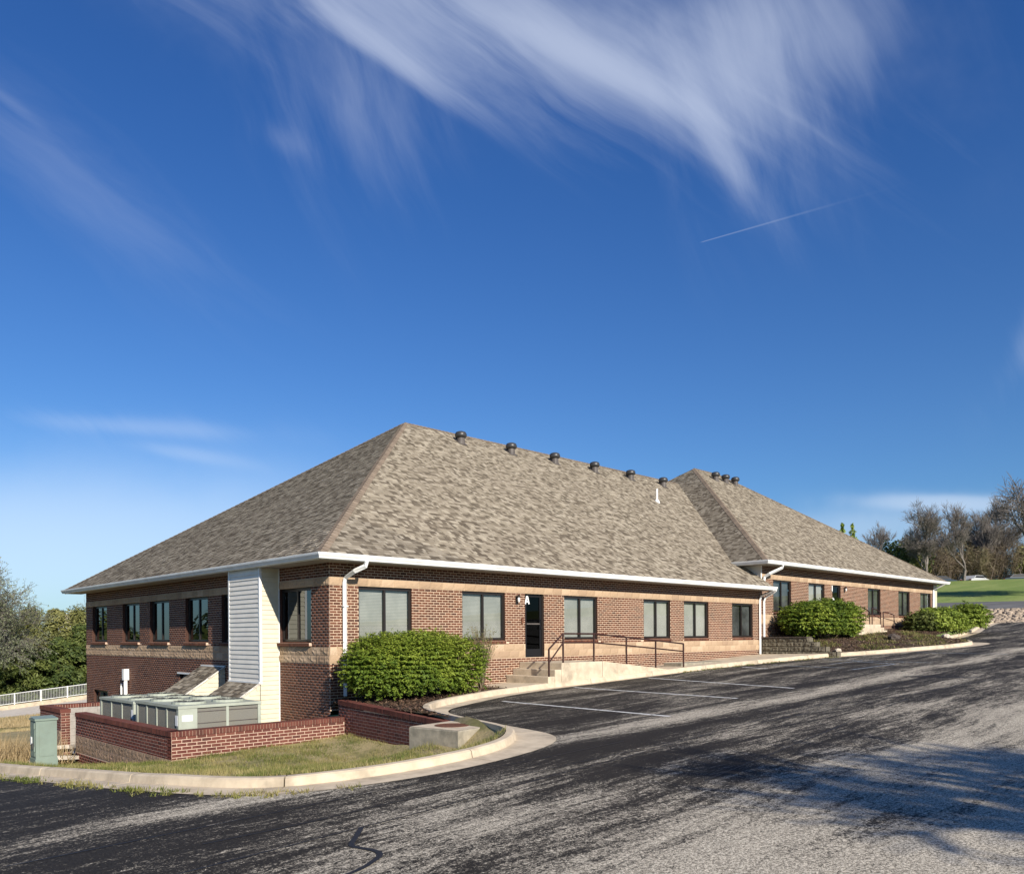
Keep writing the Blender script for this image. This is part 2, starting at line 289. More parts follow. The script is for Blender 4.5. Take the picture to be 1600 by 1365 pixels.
def asphf(t, b, o):
    P = pos(t); X, Y, Z = t.sep(P)
    wx = t.math('MULTIPLY', t.math('SUBTRACT', t.noise(P, 0.14, 2), 0.5), 1.2)
    v = t.math('ADD', Y, wx)
    st = t.comb(t.math('MULTIPLY', X, 0.20), t.math('MULTIPLY', v, 1.7), 0.0)
    n1 = t.noise(st, 1.0, 5, 0.62, 0.5)
    st2 = t.comb(t.math('MULTIPLY', X, 0.4), t.math('MULTIPLY', v, 5.5), 4.0)
    n2 = t.noise(st2, 1.0, 6, 0.7, 0.3)
    big = t.noise(P, 0.22, 3, 0.5)
    # wear across the driving lane (world Y) : dark sealed bays, worn lane, pale old surface beyond
    def band(c, wdt, amt): return t.math('MULTIPLY', t.ss(t.math('ABSOLUTE', t.math('SUBTRACT', v, c)), 0.0, wdt, 1.0, 0.0), amt)
    wear = t.math('ADD', band(-8.85, 0.9, 0.50), band(-10.7, 0.9, 0.20))
    wear = t.math('ADD', wear, t.math('ADD', t.ss(v, -12.2, -13.8, 0.0, 0.60), band(-11.9, 0.7, 0.16)))
    wear = t.math('ADD', wear, t.math('MULTIPLY', t.ss(v, -7.9, -5.0, 0.0, 0.02), 1.0))
    # fresh sealer along the kerb
    wear = t.math('SUBTRACT', wear, t.math('MULTIPLY', t.ss(t.math('ADD', X, 0), 1.0, -1.5, 0.0, 0.16), t.ss(Y, -10.2, -9.2, 0.0, 1.0)))
    wear = t.math('ADD', wear, t.math('MULTIPLY', t.math('SUBTRACT', n1, 0.5), 1.3))
    wear = t.math('ADD', wear, t.math('MULTIPLY', t.math('SUBTRACT', n2, 0.5), 0.55))
    wear = t.math('ADD', wear, t.math('MULTIPLY', t.math('SUBTRACT', big, 0.45), 0.5))
    fine = t.noise(P, 26, 4, 0.8, 1.2); mid_ = t.noise(t.comb(t.math('MULTIPLY', X, 1.5), t.math('MULTIPLY', v, 9.0), 2.0), 1.0, 5, 0.75, 0.8); grit = t.math('ADD', t.math('MULTIPLY', t.noise(P, 120, 2, 0.7), 0.45), t.math('MULTIPLY', t.noise(P, 46, 3, 0.8), 0.55))
    dk_ = t.math('MULTIPLY', t.ss(t.math('ABSOLUTE', t.math('ADD', v, 10.4)), 0.3, 1.3, 1.0, 0.0), -0.10); wear = t.math('ADD', wear, dk_)
    patch = t.noise(t.comb(t.math('MULTIPLY', X, 0.28), t.math('MULTIPLY', v, 1.25), 9.0), 1.0, 4, 0.6, 0.5)
    wear = t.math('ADD', wear, t.math('MULTIPLY', t.math('SUBTRACT', patch, 0.5), 1.15))
    worn = t.ss(t.math('ADD', wear, t.math('ADD', t.math('MULTIPLY', t.math('SUBTRACT', fine, 0.5), 2.8), t.math('MULTIPLY', t.math('SUBTRACT', mid_, 0.5), 1.6))), 0.04, 0.58)
    stone = t.ramp(grit, [(0.40, (0.08, 0.069, 0.055)), (0.5, (0.37, 0.33, 0.262)), (0.59, (0.78, 0.70, 0.56))])
    seal = t.ramp(grit, [(0.38, (0.009, 0.0078, 0.0065)), (0.62, (0.042, 0.037, 0.032))])
    c = t.mix(worn, seal, stone)
    sp = t.ss(t.noise(P, 7, 2, 0.5), 0.74, 0.78); c = t.mix(t.math('MULTIPLY', sp, 0.3), c, (0.02, 0.02, 0.022, 1))
    t.put(b.inputs['Base Color'], c); t.put(b.inputs['Roughness'], t.ss(worn, 0, 1, 0.75, 0.95)); b.inputs['Specular IOR Level'].default_value = 0.10
    bump(t, b, t.math('ADD', fine, t.math('MULTIPLY', grit, 0.7)), 0.45, 0.012)
M['asphalt'] = mat('asphalt', asphf)
M['asphalt_far'] = mat('old_asphalt', noisy((0.15, 0.145, 0.14), (0.10, 0.098, 0.095), 0.5, 0.9))
M['riprap'] = mat('riprap_stone', noisy((0.42, 0.34, 0.26), (0.24, 0.19, 0.145), 2.0, 0.95, 0.8, 0.08, use_rnd=0.5))
M['rock_pale'] = mat('pale_rock', noisy((0.55, 0.48, 0.38), (0.42, 0.36, 0.28), 9, 0.9, 0.6, 0.01))
M['rock_dark'] = mat('dark_rock', noisy((0.10, 0.08, 0.065), (0.05, 0.04, 0.035), 9, 0.95, 0.6, 0.02))
M['dark_stone'] = mat('retaining_stone', lambda t, b, o: (noisy((0.19, 0.165, 0.12), (0.10, 0.09, 0.065), 9, 0.95, 0.9, 0.03, 6, use_rnd=0.4)(t, b, o)))

# ------------------------------------------------------------------ mesh helpers
def link(name, me, m=None, parent=None, **props):
    o = bpy.data.objects.new(name, me); C.objects.link(o)
    if m is not None and me is not None and not me.materials: me.materials.append(M[m] if isinstance(m, str) else m)
    if parent is not None: o.parent = parent
    for k, v in props.items(): o[k] = v
    return o
def empty(name, loc, label, cat, group=None, rz=0.0):
    o = bpy.data.objects.new(name, None); C.objects.link(o); o.location = loc; o.rotation_euler.z = rz; o['label'] = label; o['category'] = cat
    if group: o['group'] = group
    return o
def mesh(name, V, F, rv=None, smooth=False):
    me = bpy.data.meshes.new(name); V = np.asarray(V, dtype=np.float32)
    if isinstance(F, np.ndarray):
        k = F.shape[1]; me.vertices.add(len(V)); me.vertices.foreach_set('co', V.ravel()); me.loops.add(F.size); me.polygons.add(len(F))
        me.loops.foreach_set('vertex_index', F.ravel().astype(np.int32)); me.polygons.foreach_set('loop_start', np.arange(0, F.size, k, dtype=np.int32))
        me.polygons.foreach_set('loop_total', np.full(len(F), k, dtype=np.int32)); me.update(calc_edges=True)
    else: me.from_pydata(V.tolist(), [], F); me.update()
    if rv is not None:
        at = me.attributes.new('rnd', 'FLOAT', 'FACE'); at.data.foreach_set('value', np.asarray(rv, dtype=np.float32))
    if smooth: me.polygons.foreach_set('use_smooth', [True] * len(me.polygons))
    return me
class MB:
    """collects polygons; verts are world (or parent-local) points"""
    def __init__(s): s.V = []; s.F = []; s.r = []
    def poly(s, pts, r=0.0):
        i = len(s.V); s.V += [tuple(p) for p in pts]; s.F.append(tuple(range(i, i + len(pts)))); s.r.append(r)
    def box(s, x0, x1, y0, y1, z0, z1, r=0.0, bev=0.0):
        p = [(x, y, z) for x in (x0, x1) for y in (y0, y1) for z in (z0, z1)]; i = len(s.V); s.V += p
        s.F += [(i, i + 1, i + 3, i + 2), (i + 4, i + 6, i + 7, i + 5), (i, i + 4, i + 5, i + 1), (i + 2, i + 3, i + 7, i + 6), (i, i + 2, i + 6, i + 4), (i + 1, i + 5, i + 7, i + 3)]
        s.r += [r] * 6
    def obox(s, c, u, v, n, a, b, d, r=0.0):
        """box with centre c, half extents a,b,d along unit axes u,v,n"""
        c = Vector(c); i = len(s.V)
        for su in (-1, 1):
            for sv in (-1, 1):
                for sn in (-1, 1): s.V.append(tuple(c + u * (a * su) + v * (b * sv) + n * (d * sn)))
        s.F += [(i, i + 1, i + 3, i + 2), (i + 4, i + 6, i + 7, i + 5), (i, i + 4, i + 5, i + 1), (i + 2, i + 3, i + 7, i + 6), (i, i + 2, i + 6, i + 4), (i + 1, i + 5, i + 7, i + 3)]
        s.r += [r] * 6
    def tube(s, pts, rad, n=8, cap=True):
        pts = [Vector(p) for p in pts]; rads = rad if isinstance(rad, (list, tuple)) else [rad] * len(pts); rings = []
        for k, p in enumerate(pts):
            d = (pts[min(k + 1, len(pts) - 1)] - pts[max(k - 1, 0)]).normalized()
            u = d.cross(Vector((0, 0, 1)));
            if u.length < 1e-3: u = Vector((1, 0, 0))
            u.normalize(); v = d.cross(u); i = len(s.V)
            for q in range(n):
                a_ = 2 * math.pi * q / n; s.V.append(tuple(p + (u * math.cos(a_) + v * math.sin(a_)) * rads[k]))
            rings.append(i)
        for k in range(len(rings) - 1):
            for q in range(n):
                s.F.append((rings[k] + q, rings[k] + (q + 1) % n, rings[k + 1] + (q + 1) % n, rings[k + 1] + q)); s.r.append(0)
        if cap:
            s.F.append(tuple(rings[0] + q for q in range(n))); s.F.append(tuple(rings[-1] + q for q in reversed(range(n)))); s.r += [0, 0]
    def lathe(s, prof, c, n=16):
        c = Vector(c); rings = []
        for r_, z in prof:
            i = len(s.V); s.V += [(c.x + r_ * math.cos(2 * math.pi * q / n), c.y + r_ * math.sin(2 * math.pi * q / n), c.z + z) for q in range(n)]; rings.append(i)
        for k in range(len(rings) - 1):
            for q in range(n): s.F.append((rings[k] + q, rings[k] + (q + 1) % n, rings[k + 1] + (q + 1) % n, rings[k + 1] + q)); s.r.append(0)
        s.F.append(tuple(rings[-1] + q for q in range(n))); s.r.append(0)
    def build(s, name, m, parent=None, smooth=False, **props):
        me = bpy.data.meshes.new(name); me.from_pydata(s.V, [], s.F); me.update()
        if any(s.r): at = me.attributes.new('rnd', 'FLOAT', 'FACE'); at.data.foreach_set('value', s.r)
        if smooth: me.polygons.foreach_set('use_smooth', [True] * len(me.polygons))
        o = link(name, me, m, None, **props)
        if parent is not None:
            o.parent = parent
            # vertices are given in world space; parents carry only a location
            L = parent_world(parent); me.transform(Matrix.Translation(-L))
        return o
def parent_world(p):
    L = Vector((0, 0, 0))
    while p is not None: L += Vector(p.location); p = p.parent
    return L
def unitbox(name, m, back=False, bev=0.0):
    """unit box 0..1 along x (length), 0..1 z (height), y 0 (wall) to -1 (outwards)"""
    b = MB(); V = [(0, 0, 0), (1, 0, 0), (1, 0, 1), (0, 0, 1), (bev, -1, bev * 2), (1 - bev, -1, bev * 2), (1 - bev, -1, 1 - bev * 2), (bev, -1, 1 - bev * 2)]
    F = [(4, 5, 6, 7), (0, 1, 5, 4), (1, 2, 6, 5), (2, 3, 7, 6), (3, 0, 4, 7)]
    me = bpy.data.meshes.new(name); me.from_pydata(V, [], F); me.update(); me.materials.append(M[m]); return me
def rockface(name, m, seed, nx=5, nz=3, amp=0.35):
    g = np.random.default_rng(seed); V = []; F = []
    for j in range(nz + 1):
        for i in range(nx + 1):
            e = (i in (0, nx)) or (j in (0, nz)); V.append((i / nx, -(0.45 if e else 1 - amp * g.random()), j / nz))
    for j in range(nz):
        for i in range(nx): a_ = j * (nx + 1) + i; F.append((a_, a_ + 1, a_ + nx + 2, a_ + nx + 1))
    k = len(V); V += [(0, 0, 0), (1, 0, 0), (1, 0, 1), (0, 0, 1)]; c0, c1, c2, c3 = 0, nx, (nz + 1) * (nx + 1) - 1, nz * (nx + 1)
    F += [(k, k + 1, c1, c0), (k + 1, k + 2, c2, c1), (k + 2, k + 3, c3, c2), (k + 3, k, c0, c3)]
    me = bpy.data.meshes.new(name); me.from_pydata(V, [], F); me.update(); me.materials.append(M[m]); return me
BRICK = unitbox('brick', 'brick', bev=0.02); BRICKR = unitbox('brick', 'brick_red', bev=0.02)
CLAP = None
STONES = [rockface('stone_block', 'stone', s, 5, 3, 0.25) for s in range(3)]
STONES_R = [rockface('stone_block', 'stone', 10 + s, 6, 4, 0.6) for s in range(4)]
STONES_W = [rockface('stone_block', 'stone_weathered', 20 + s, 6, 4, 0.7) for s in range(4)]
def frame_mat(O, u, n, s, z, sx, sy, sz):
    """matrix of a unit piece standing on wall frame: origin O, along u, outward n"""
    u = Vector(u); n = Vector(n); p = Vector(O) + u * s + Vector((0, 0, z))
    return Matrix(((u.x * sx, -n.x * sy, 0, p.x), (u.y * sx, -n.y * sy, 0, p.y), (0, 0, sz, p.z), (0, 0, 0, 1)))
def place(me, mw, name, parent, base=None):
    o = bpy.data.objects.new(name, me); C.objects.link(o); o.parent = parent; o.matrix_local = Matrix.Translation(-parent_world(parent)) @ mw; return o
def joined(me, mws, name, m, parent, **props):
    if not mws: return None
    v = np.array([x.co[:] for x in me.vertices] if not isinstance(me, list) else 0); f = [tuple(p.vertices) for p in me.polygons]
    A = np.array([np.array(q) for q in mws]); vv = np.einsum('nij,kj->nki', A[:, :3, :3], v) + A[:, None, :3, 3]
    k = len(v); n = len(mws); F = []
    vv = vv.reshape(-1, 3) - np.array(parent_world(parent))
    rr = RNG.random(n)
    if all(len(q) == 4 for q in f):
        fa = np.array(f); F = (fa[None] + (np.arange(n) * k)[:, None, None]).reshape(-1, 4); mm = mesh(name, vv, F, np.repeat(rr, len(f)))
    return link(name, mm, m, parent, **props)

# ------------------------------------------------------------------ terrain functions
def T(X, Y):
    X = np.asarray(X, float); Y = np.asarray(Y, float)
    z = -1.02 + .035 * X - .02 * (Y + 3) + .0006 * np.maximum(0, X - 30) ** 2
    b = np.clip((-X - 4) / 3, 0, 1); b = b * b * (3 - 2 * b)
    return z - .05 * np.maximum(0, np.minimum(Y, 12) + 7) * b
def tps(P):
    P = np.array(P, float); n = len(P); xy = P[:, :2]; r = np.linalg.norm(xy[:, None] - xy[None], axis=2)
    K = np.where(r > 0, r * r * np.log(r + 1e-12), 0) + np.eye(n) * 0.02; A = np.zeros((n + 3, n + 3)); A[:n, :n] = K; A[:n, n] = 1; A[:n, n + 1:] = xy; A[n, :n] = 1; A[n + 1:, :n] = xy.T
    w_ = np.linalg.solve(A, np.concatenate([P[:, 2], np.zeros(3)]))
    def f(X, Y):
        X = np.asarray(X, float); Y = np.asarray(Y, float); q = np.stack([X.ravel(), Y.ravel()], 1); r = np.linalg.norm(q[:, None] - xy[None], axis=2)
        k = np.where(r > 0, r * r * np.log(r + 1e-12), 0); return (k @ w_[:n] + w_[n] + q @ w_[n + 1:]).reshape(X.shape)
    return f
# asphalt edge seen from the lot (outer rim of the gutter)
EDGE = [(-9.5, 30), (-8.6, 14), (-8.0, 5), (-7.7, 0), (-7.52, -2.64), (-7.34, -4.07), (-7.22, -5.27), (-7.07, -6.89), (-6.82, -7.64), (-6.56, -8.25), (-6.2, -8.78), (-5.75, -9.05), (-5.3, -9.21), (-4.69, -9.39), (-3.89, -9.43), (-3.16, -9.38), (-2.47, -9.26), (-1.82, -9.06), (-1.25, -8.7), (-0.93, -8.25), (-0.76, -7.7), (-0.58, -7.05), (-0.27, -5.96), (0.11, -4.85), (0.42, -4.0), (0.77, -3.5), (1.3, -3.15), (2.24, -2.78), (3.9, -2.2), (5.71, -1.95), (7.38, -1.95), (9.3, -1.95), (11.0, -1.97), (13.0, -2.0), (15.3, -2.15), (17.1, -2.4), (19.0, -2.75), (20.4, -3.15), (21.5, -3.75), (23.2, -4.6), (25.5, -5.2), (27.5, -5.85), (29.67, -6.12), (31.2, -6.05), (32.4, -5.6), (33.0, -4.9), (33.3, -4.2), (34.2, -3.4), (36.5, -2.9), (40, -2.5), (45, -1.8), (50.6, -0.6), (55.5, 0.1), (57.5, 0.3)]
def smooth_path(P, step=0.25):
    P = np.array(P, float); d = np.r_[0, np.cumsum(np.linalg.norm(np.diff(P, axis=0), axis=1))]; n = int(d[-1] / step); s = np.linspace(0, d[-1], n)
    q = np.stack([np.interp(s, d, P[:, 0]), np.interp(s, d, P[:, 1])], 1)
    for _ in range(3): q[1:-1] = (q[:-2] + 2 * q[1:-1] + q[2:]) / 4
    return q
PATH = smooth_path(EDGE)
def offset(P, d):
    t = np.gradient(P, axis=0); t /= np.linalg.norm(t, axis=1)[:, None]; n = np.stack([-t[:, 1], t[:, 0]], 1)   # left of travel = building side
    q = P + n * d
    return q
GW = 0.42
def gutter_width(P):  # the gutter tapers out along the front walk
    x = P[:, 0]; y = P[:, 1]; wv = np.where(x < -2, 0.40, 0.42)
    front_ = np.clip((x - 2) / 6, 0, 1) * (x < 20); wv = wv - front_ * 0.27
    tip = np.exp(-(((x - 32) / 1.6) ** 2 + ((y + 5.6) / 1.4) ** 2)) + 0.8 * np.exp(-(((x + 1.2) / .8) ** 2 + ((y + 8.8) / .8) ** 2))
    return wv + tip * 0.4
gw = gutter_width(PATH)
for _ in range(8): gw[1:-1] = (gw[:-2] + gw[1:-1] + gw[2:]) / 3
tt = np.gradient(PATH, axis=0); tt /= np.linalg.norm(tt, axis=1)[:, None]; NN = np.stack([-tt[:, 1], tt[:, 0]], 1)
def off(d, smooth=3):
    q = PATH + NN * np.asarray(d)[:, None] if np.ndim(d) else PATH + NN * d
    q = q.copy()
    for _ in range(smooth): q[1:-1] = (q[:-2] + 2 * q[1:-1] + q[2:]) / 4
    return q
def inside(P, poly):
    P = np.asarray(P); x, y = P[:, 0], P[:, 1]; r = np.zeros(len(P), bool); poly = np.asarray(poly); n = len(poly)
    for i in range(n):
        x0, y0 = poly[i]; x1, y1 = poly[(i + 1) % n]
        c = ((y0 > y) != (y1 > y)); xi = (x1 - x0) * (y - y0) / (y1 - y0 + 1e-12) + x0; r ^= c & (x < xi)
    return r
def sheet(name, poly, fn, step, m, parent=None, finer=None, **props):
    poly = [tuple(map(float, p)) for p in poly]; a = np.array(poly); x0, y0 = a.min(0); x1, y1 = a.max(0)
    g = np.stack(np.meshgrid(np.arange(x0, x1, step), np.arange(y0, y1, step)), -1).reshape(-1, 2) + 0.01
    pts = g[inside(g, poly)]
    if finer: 
        (fx0, fx1, fy0, fy1, fs) = finer; g = np.stack(np.meshgrid(np.arange(fx0, fx1, fs), np.arange(fy0, fy1, fs)), -1).reshape(-1, 2) + 0.017; pts = np.r_[pts, g[inside(g, poly)]]
    co_ = [Vector(p) for p in poly] + [Vector(map(float, p)) for p in pts]; n = len(poly)
    v, e, f, *_ = geometry.delaunay_2d_cdt(co_, [(i, (i + 1) % n) for i in range(n)], [list(range(n))], 1, 1e-5)
    va = np.array([[p.x, p.y] for p in v]); z = fn(va[:, 0], va[:, 1]); V = np.c_[va, z]
    fa = np.array([list(q) for q in f if len(q) == 3])
    A = V[fa[:, 0]]; nz = np.cross(V[fa[:, 1]] - A, V[fa[:, 2]] - A)[:, 2]; fa[nz < 0] = fa[nz < 0][:, ::-1]
    return link(name, mesh(name, V, fa), m, parent, **props)
def relief(X, Y): return 0.012 * np.sin(X * .7 + Y * .35) + 0.01 * np.sin(X * .23 - Y * .9 + 1)

# the lot
_s = lambda s, w_: (CAM.x + .963 * s - .27 * w_, CAM.y + .27 * s + .963 * w_)
lot = [tuple(p) for p in off(-0.0)[::2] if p[0] < 57] + [_s(70.2, 1.5), _s(70.2, -20), _s(70.2, -45), (30, -70), (-45, -70), (-45, 30)]
sheet('parking_lot', lot, lambda x, y: T(x, y), 1.5, 'asphalt', kind='structure', finer=(-9, 20, -16, -2, 0.5))

# kerb and gutter, one section every three metres
face = off(gw); k1 = off(gw + 0.02); k2 = off(gw + 0.16); k3 = off(gw + 0.18)
tz = T(PATH[:, 0], PATH[:, 1]); NP = len(PATH)
kerb = link('kerb', None, None, kind='structure')
KH = 0.15
kf_ = np.clip((PATH[:, 0] + 0.5) / 2.5, 0, 1); KHA = 0.122 + 0.028 * kf_
Z = [(PATH, tz + 0.006), (face, tz - 0.0 + 0.012), (k1, tz + KHA - 0.02), (off(gw + 0.05), tz + KHA), (k2, tz + KHA), (k3, tz - 0.5)]
start = 0; sec = 0
rs = random.Random(3)
while start < NP - 2:
    end = min(NP - 1, start + (12 if PATH[start][0] < 20 else 20)); V = []; F = []; idx = list(range(start, end + 1))
    for j, i in enumerate(idx):
        t_ = 0.0
        for (q, z) in Z:
            p = np.array(q[i]); zz = z[i] if not callable(z) else z
            if j == 0 and start > 0: p = p + tt[i] * 0.018
            V.append((p[0], p[1], zz))
    k = len(Z)
    for j in range(len(idx) - 1):
        for q in range(k - 1): a0 = j * k + q; F.append((a0, a0 + k, a0 + k + 1, a0 + 1))
    F.append(tuple(range(k))); F.append(tuple(reversed([(len(idx) - 1) * k + q for q in range(k)])))
    me = mesh('kerb_section', V, F); link('kerb_section', me, 'concrete', kerb)
    start = end

# lawn west of the building (falls away to the left)
kb = k2; KT = lambda i: tz[i] + KHA[i]
tipi = int(np.argmin(np.linalg.norm(PATH - np.array((-0.93, -8.25)), axis=1))); cornr = int(np.argmin(np.linalg.norm(PATH - np.array((-0.15, -5.5)), axis=1)))
ctl = [(kb[i][0], kb[i][1], KT(i) - 0.01) for i in range(0, cornr, 9) if kb[i][1] < 16]
ctl += [(-4.24, -1.0, -1.80), (-2.3, -1.1, -1.70), (-.4, -1.1, -1.62), (-.5, -3.3, -1.58), (-.95, -5.5, -1.33), (-2.1, -6.4, -1.20), (-1.6, -7.5, -1.13), (-2.6, -7.8, -1.12), (-6.2, -2.5, -1.60), (-5.6, -5.0, -1.36), (-6.4, .3, -1.80), (-3.2, -3.2, -1.68), (-4.3, 2, -2.18), (-4.3, 5.05, -2.46), (-4.3, 6.3, -2.50), (-4.3, 8.3, -2.68), (-6.3, 1.2, -1.93), (-6.5, 4, -2.2), (-6, 9, -2.7), (-5, 14, -3.1), (0, 19, -3.3), (-3, 25, -3.7), (5, 30, -4), (-12, 30, -3.6)]
LAWN = tps(ctl)
WALL = [(-.75, -5.45), (-.16, -.9), (-4.1, -.9), (-4.1, 8.5), (0.1, 8.5), (0.1, 18.3), (12, 24), (8, 34), (-9, 29)]
i0 = next(i for i in range(NP) if kb[i][1] < 28)
lawn_poly = [tuple(kb[i]) for i in range(i0, cornr, 2)] + WALL
sheet('lawn', lawn_poly, LAWN, 0.6, 'lawn', kind='structure')
# planting bed in front of the first building
bed1_poly = [tuple(kb[i]) for i in range(cornr + 1, NP) if kb[i][0] < 4.3][::2]
xe = bed1_poly[-1]
bed1_poly = bed1_poly + [(4.35, xe[1]), (4.35, -0.0), (0.0, 0.0), (-.12, -.72), (-.74, -5.42)]
def BED1(x, y): return T(x, y) + 0.13 + 0.06 * np.exp(-((y + 1.2) / .7) ** 2)
sheet('mulch_bed', bed1_poly, BED1, 0.3, 'mulch', kind='structure')
# front walk
wi = [i for i in range(NP) if 4.3 <= kb[i][0] <= 20.9 and kb[i][1] > -5 and kb[i][1] < 1]
walk_poly = [(4.36, kb[wi[0]][1])] + [tuple(kb[i]) for i in wi][::3] + [(20.95, kb[wi[-1]][1]), (20.95, 0.0), (4.36, 0.0)]
sheet('sidewalk', walk_poly, lambda x, y: T(x, y) + KH + 0.004, 0.8, 'concrete', kind='structure')
# joints in the walk are real grooves between slabs : thin dark inserts
for xj in np.arange(6.0, 20.5, 1.8):
    i = wi[int(np.argmin([abs(kb[q][0] - xj) for q in wi]))]; b = MB(); y0 = kb[i][1] + 0.02
    ys = np.linspace(y0, -0.02, 5); zz = T(np.full(5, xj), ys) + KH + 0.008
    for q in range(4): b.poly([(xj, ys[q], zz[q]), (xj + 0.014, ys[q], zz[q]), (xj + 0.014, ys[q + 1], zz[q + 1]), (xj, ys[q + 1], zz[q + 1])])
    b.build('walk_joint', 'concrete_dirty', kind='structure')
# raised bed in front of the second building
ii = [i for i in range(NP) if kb[i][0] > 21.2 and (kb[i][0] < 33.5) and PATH[i][0] < 34.3]
bi = [(kb[i][0], kb[i][1], KT(i) - .01) for i in ii[::5]]
BED2 = tps(bi + [(21.3, -.1, .42), (21.3, -1.4, .30), (21.4, -2.3, .02), (24, -.2, .50), (24, -1.5, .48), (24, -2.6, .28), (26.6, -1.6, .52), (26.6, -.2, .6), (29, -2.2, .58), (32, -2.0, .66), (34, -1.5, .72), (34, -.2, .8), (28, -4, .28), (31, -4.3, .38)])
bed2_poly = [tuple(kb[i]) for i in ii][::2] + [(34.4, -2.6), (42.2, -1.6), (42.2, 0.0), (21.2, 0.0), (21.2, -3.2)]
def BED2b(x, y):
    z = BED2(np.minimum(x, 34.4), y); return np.where(x > 34.4, np.maximum(T(x, y) + .13, z + (x - 34.4) * .03), z)
sheet('planting_bed', bed2_poly, BED2b, 0.4, 'mulch', kind='structure')
# painted stall lines
def ribbon(name, pts, wdt, m, lift=0.004, step=0.3, **props):
    P = smooth_path(pts, step); t_ = np.gradient(P, axis=0); t_ /= np.linalg.norm(t_, axis=1)[:, None]; n = np.stack([-t_[:, 1], t_[:, 0]], 1)
    wv = wdt if np.ndim(wdt) else np.full(len(P), wdt); A = P + n * wv[:, None] / 2; B = P - n * wv[:, None] / 2; V = []; F = []
    for i in range(len(P)): V.append((*A[i], float(T(*A[i])) + lift)); V.append((*B[i], float(T(*B[i])) + lift))
    for i in range(len(P) - 1): F.append((2 * i, 2 * i + 1, 2 * i + 3, 2 * i + 2))
    return link(name, mesh(name, V, F), m, **props)
for a_, b_, m_, wd_ in [((2.82, -3.15), (1.84, -8.62), 'paint', .10), ((6.5, -2.2), (5.16, -8.08), 'paint', .10), ((10.0, -2.2), (7.75, -8.09), 'paint', .10), ((15.0, -2.6), (14.3, -3.9), 'paint', .10), ((16.0, -3.2), (14.8, -6.3), 'paint_worn', .10), ((14.05, -6.82), (16.79, -7.13), 'paint_worn', .14), ((19.5, -3.4), (17.4, -8.0), 'paint_worn', .10), ((16.79, -7.13), (18.2, -5.1), 'paint_worn', .12), ((16.6, -5.0), (18.6, -5.3), 'paint_worn', .12), ((24, -5.3), (22.2, -9), 'paint_worn', .1)]:
    ribbon('parking_line', [a_, b_], wd_, m_, 0.006, kind='structure')
ribbon('crack_filler', [(11.75, -9.15), (11.55, -11.1)], .09, 'sealant', 0.007, kind='structure')
ribbon('crack_filler', [(-6.42, -10.95), (-6.66, -11.22), (-6.86, -11.42), (-6.78, -11.68), (-6.82, -11.86), (-7.15, -12.05), (-7.4, -12.1)], .05, 'sealant', 0.007, 0.06, kind='structure')
rc = random.Random(5)
def crack(p0, p1, wdt=.02, jit=.12, n=14):
    P = []
    for k in range(n + 1):
        f = k / n; P.append((p0[0] + (p1[0] - p0[0]) * f + rc.uniform(-jit, jit), p0[1] + (p1[1] - p0[1]) * f + rc.uniform(-jit, jit) * .6))
    ribbon('crack', P, wdt, 'sealant', 0.005, kind='structure')
crack((-9, -11.1), (9, -9.9), .022, .1, 30); crack((-7.5, -10.3), (4, -10.6), .018, .1, 22); crack((2, -10.5), (18, -12.2), .02, .14, 18); crack((-3, -12.4), (6, -11.3), .018, .12, 14); crack((-9, -9.6), (-1, -9.75), .02, .07, 18)

# ------------------------------------------------------------------ far ground
E1 = np.array((.963, .27)); E2 = np.array((-.27, .963)); CC = np.array((CAM.x, CAM.y))
def hill(s): return np.interp(s, [0, 66, 69.6, 72.5, 74, 84, 127, 140, 220, 700], [-.5, .3, 1.0, 2.3, 2.42, 3.4, 7.8, 8.3, 9.0, 14])
def BASE(X, Y):
    X = np.asarray(X, float); Y = np.asarray(Y, float); s = (X - CC[0]) * E1[0] + (Y - CC[1]) * E1[1]; w_ = (X - CC[0]) * E2[0] + (Y - CC[1]) * E2[1]
    lotz = T(np.clip(X, -40, 60), np.clip(Y, -40, 60)) - .55; k = np.clip((s - 58) / 9, 0, 1); k = k * k * (3 - 2 * k); kk = 1 - np.clip((w_ - 45) / 40, 0, 1)
    z = lotz * (1 - k) + (hill(s) * kk + (-1.5) * (1 - kk)) * k
    z = z + np.interp(w_, [14, 24, 75, 120, 300], [0, -1.3, -3.3, -3.8, -4.5])
    sm_ = lambda q, a_, b_: np.clip((q - a_) / (b_ - a_), 0, 1)
    z = z - 1.6 * sm_(X, -8.8, -7.5) * (1 - sm_(X, 44, 48)) * sm_(Y, -9, -7) * (1 - sm_(Y, 25, 29))
    return z
gx = np.r_[np.arange(-700, -60, 40), np.arange(-60, 180, 2.0), np.arange(180, 900, 40)]; gy = np.r_[np.arange(-300, -60, 30), np.arange(-60, 140, 2.0), np.arange(140, 900, 40)]
GX, GY = np.meshgrid(gx, gy); GZ = BASE(GX, GY) + 0.05 * np.sin(GX * .31) * np.sin(GY * .27)
nx_, ny_ = len(gx), len(gy); idx = np.arange(nx_ * ny_).reshape(ny_, nx_); FQ = np.stack([idx[:-1, :-1], idx[:-1, 1:], idx[1:, 1:], idx[1:, :-1]], -1).reshape(-1, 4)
link('ground', mesh('ground', np.stack([GX, GY, GZ], -1).reshape(-1, 3), FQ, smooth=True), 'ground', kind='structure')
def sw(s, w_): return CC + E1 * s + E2 * w_
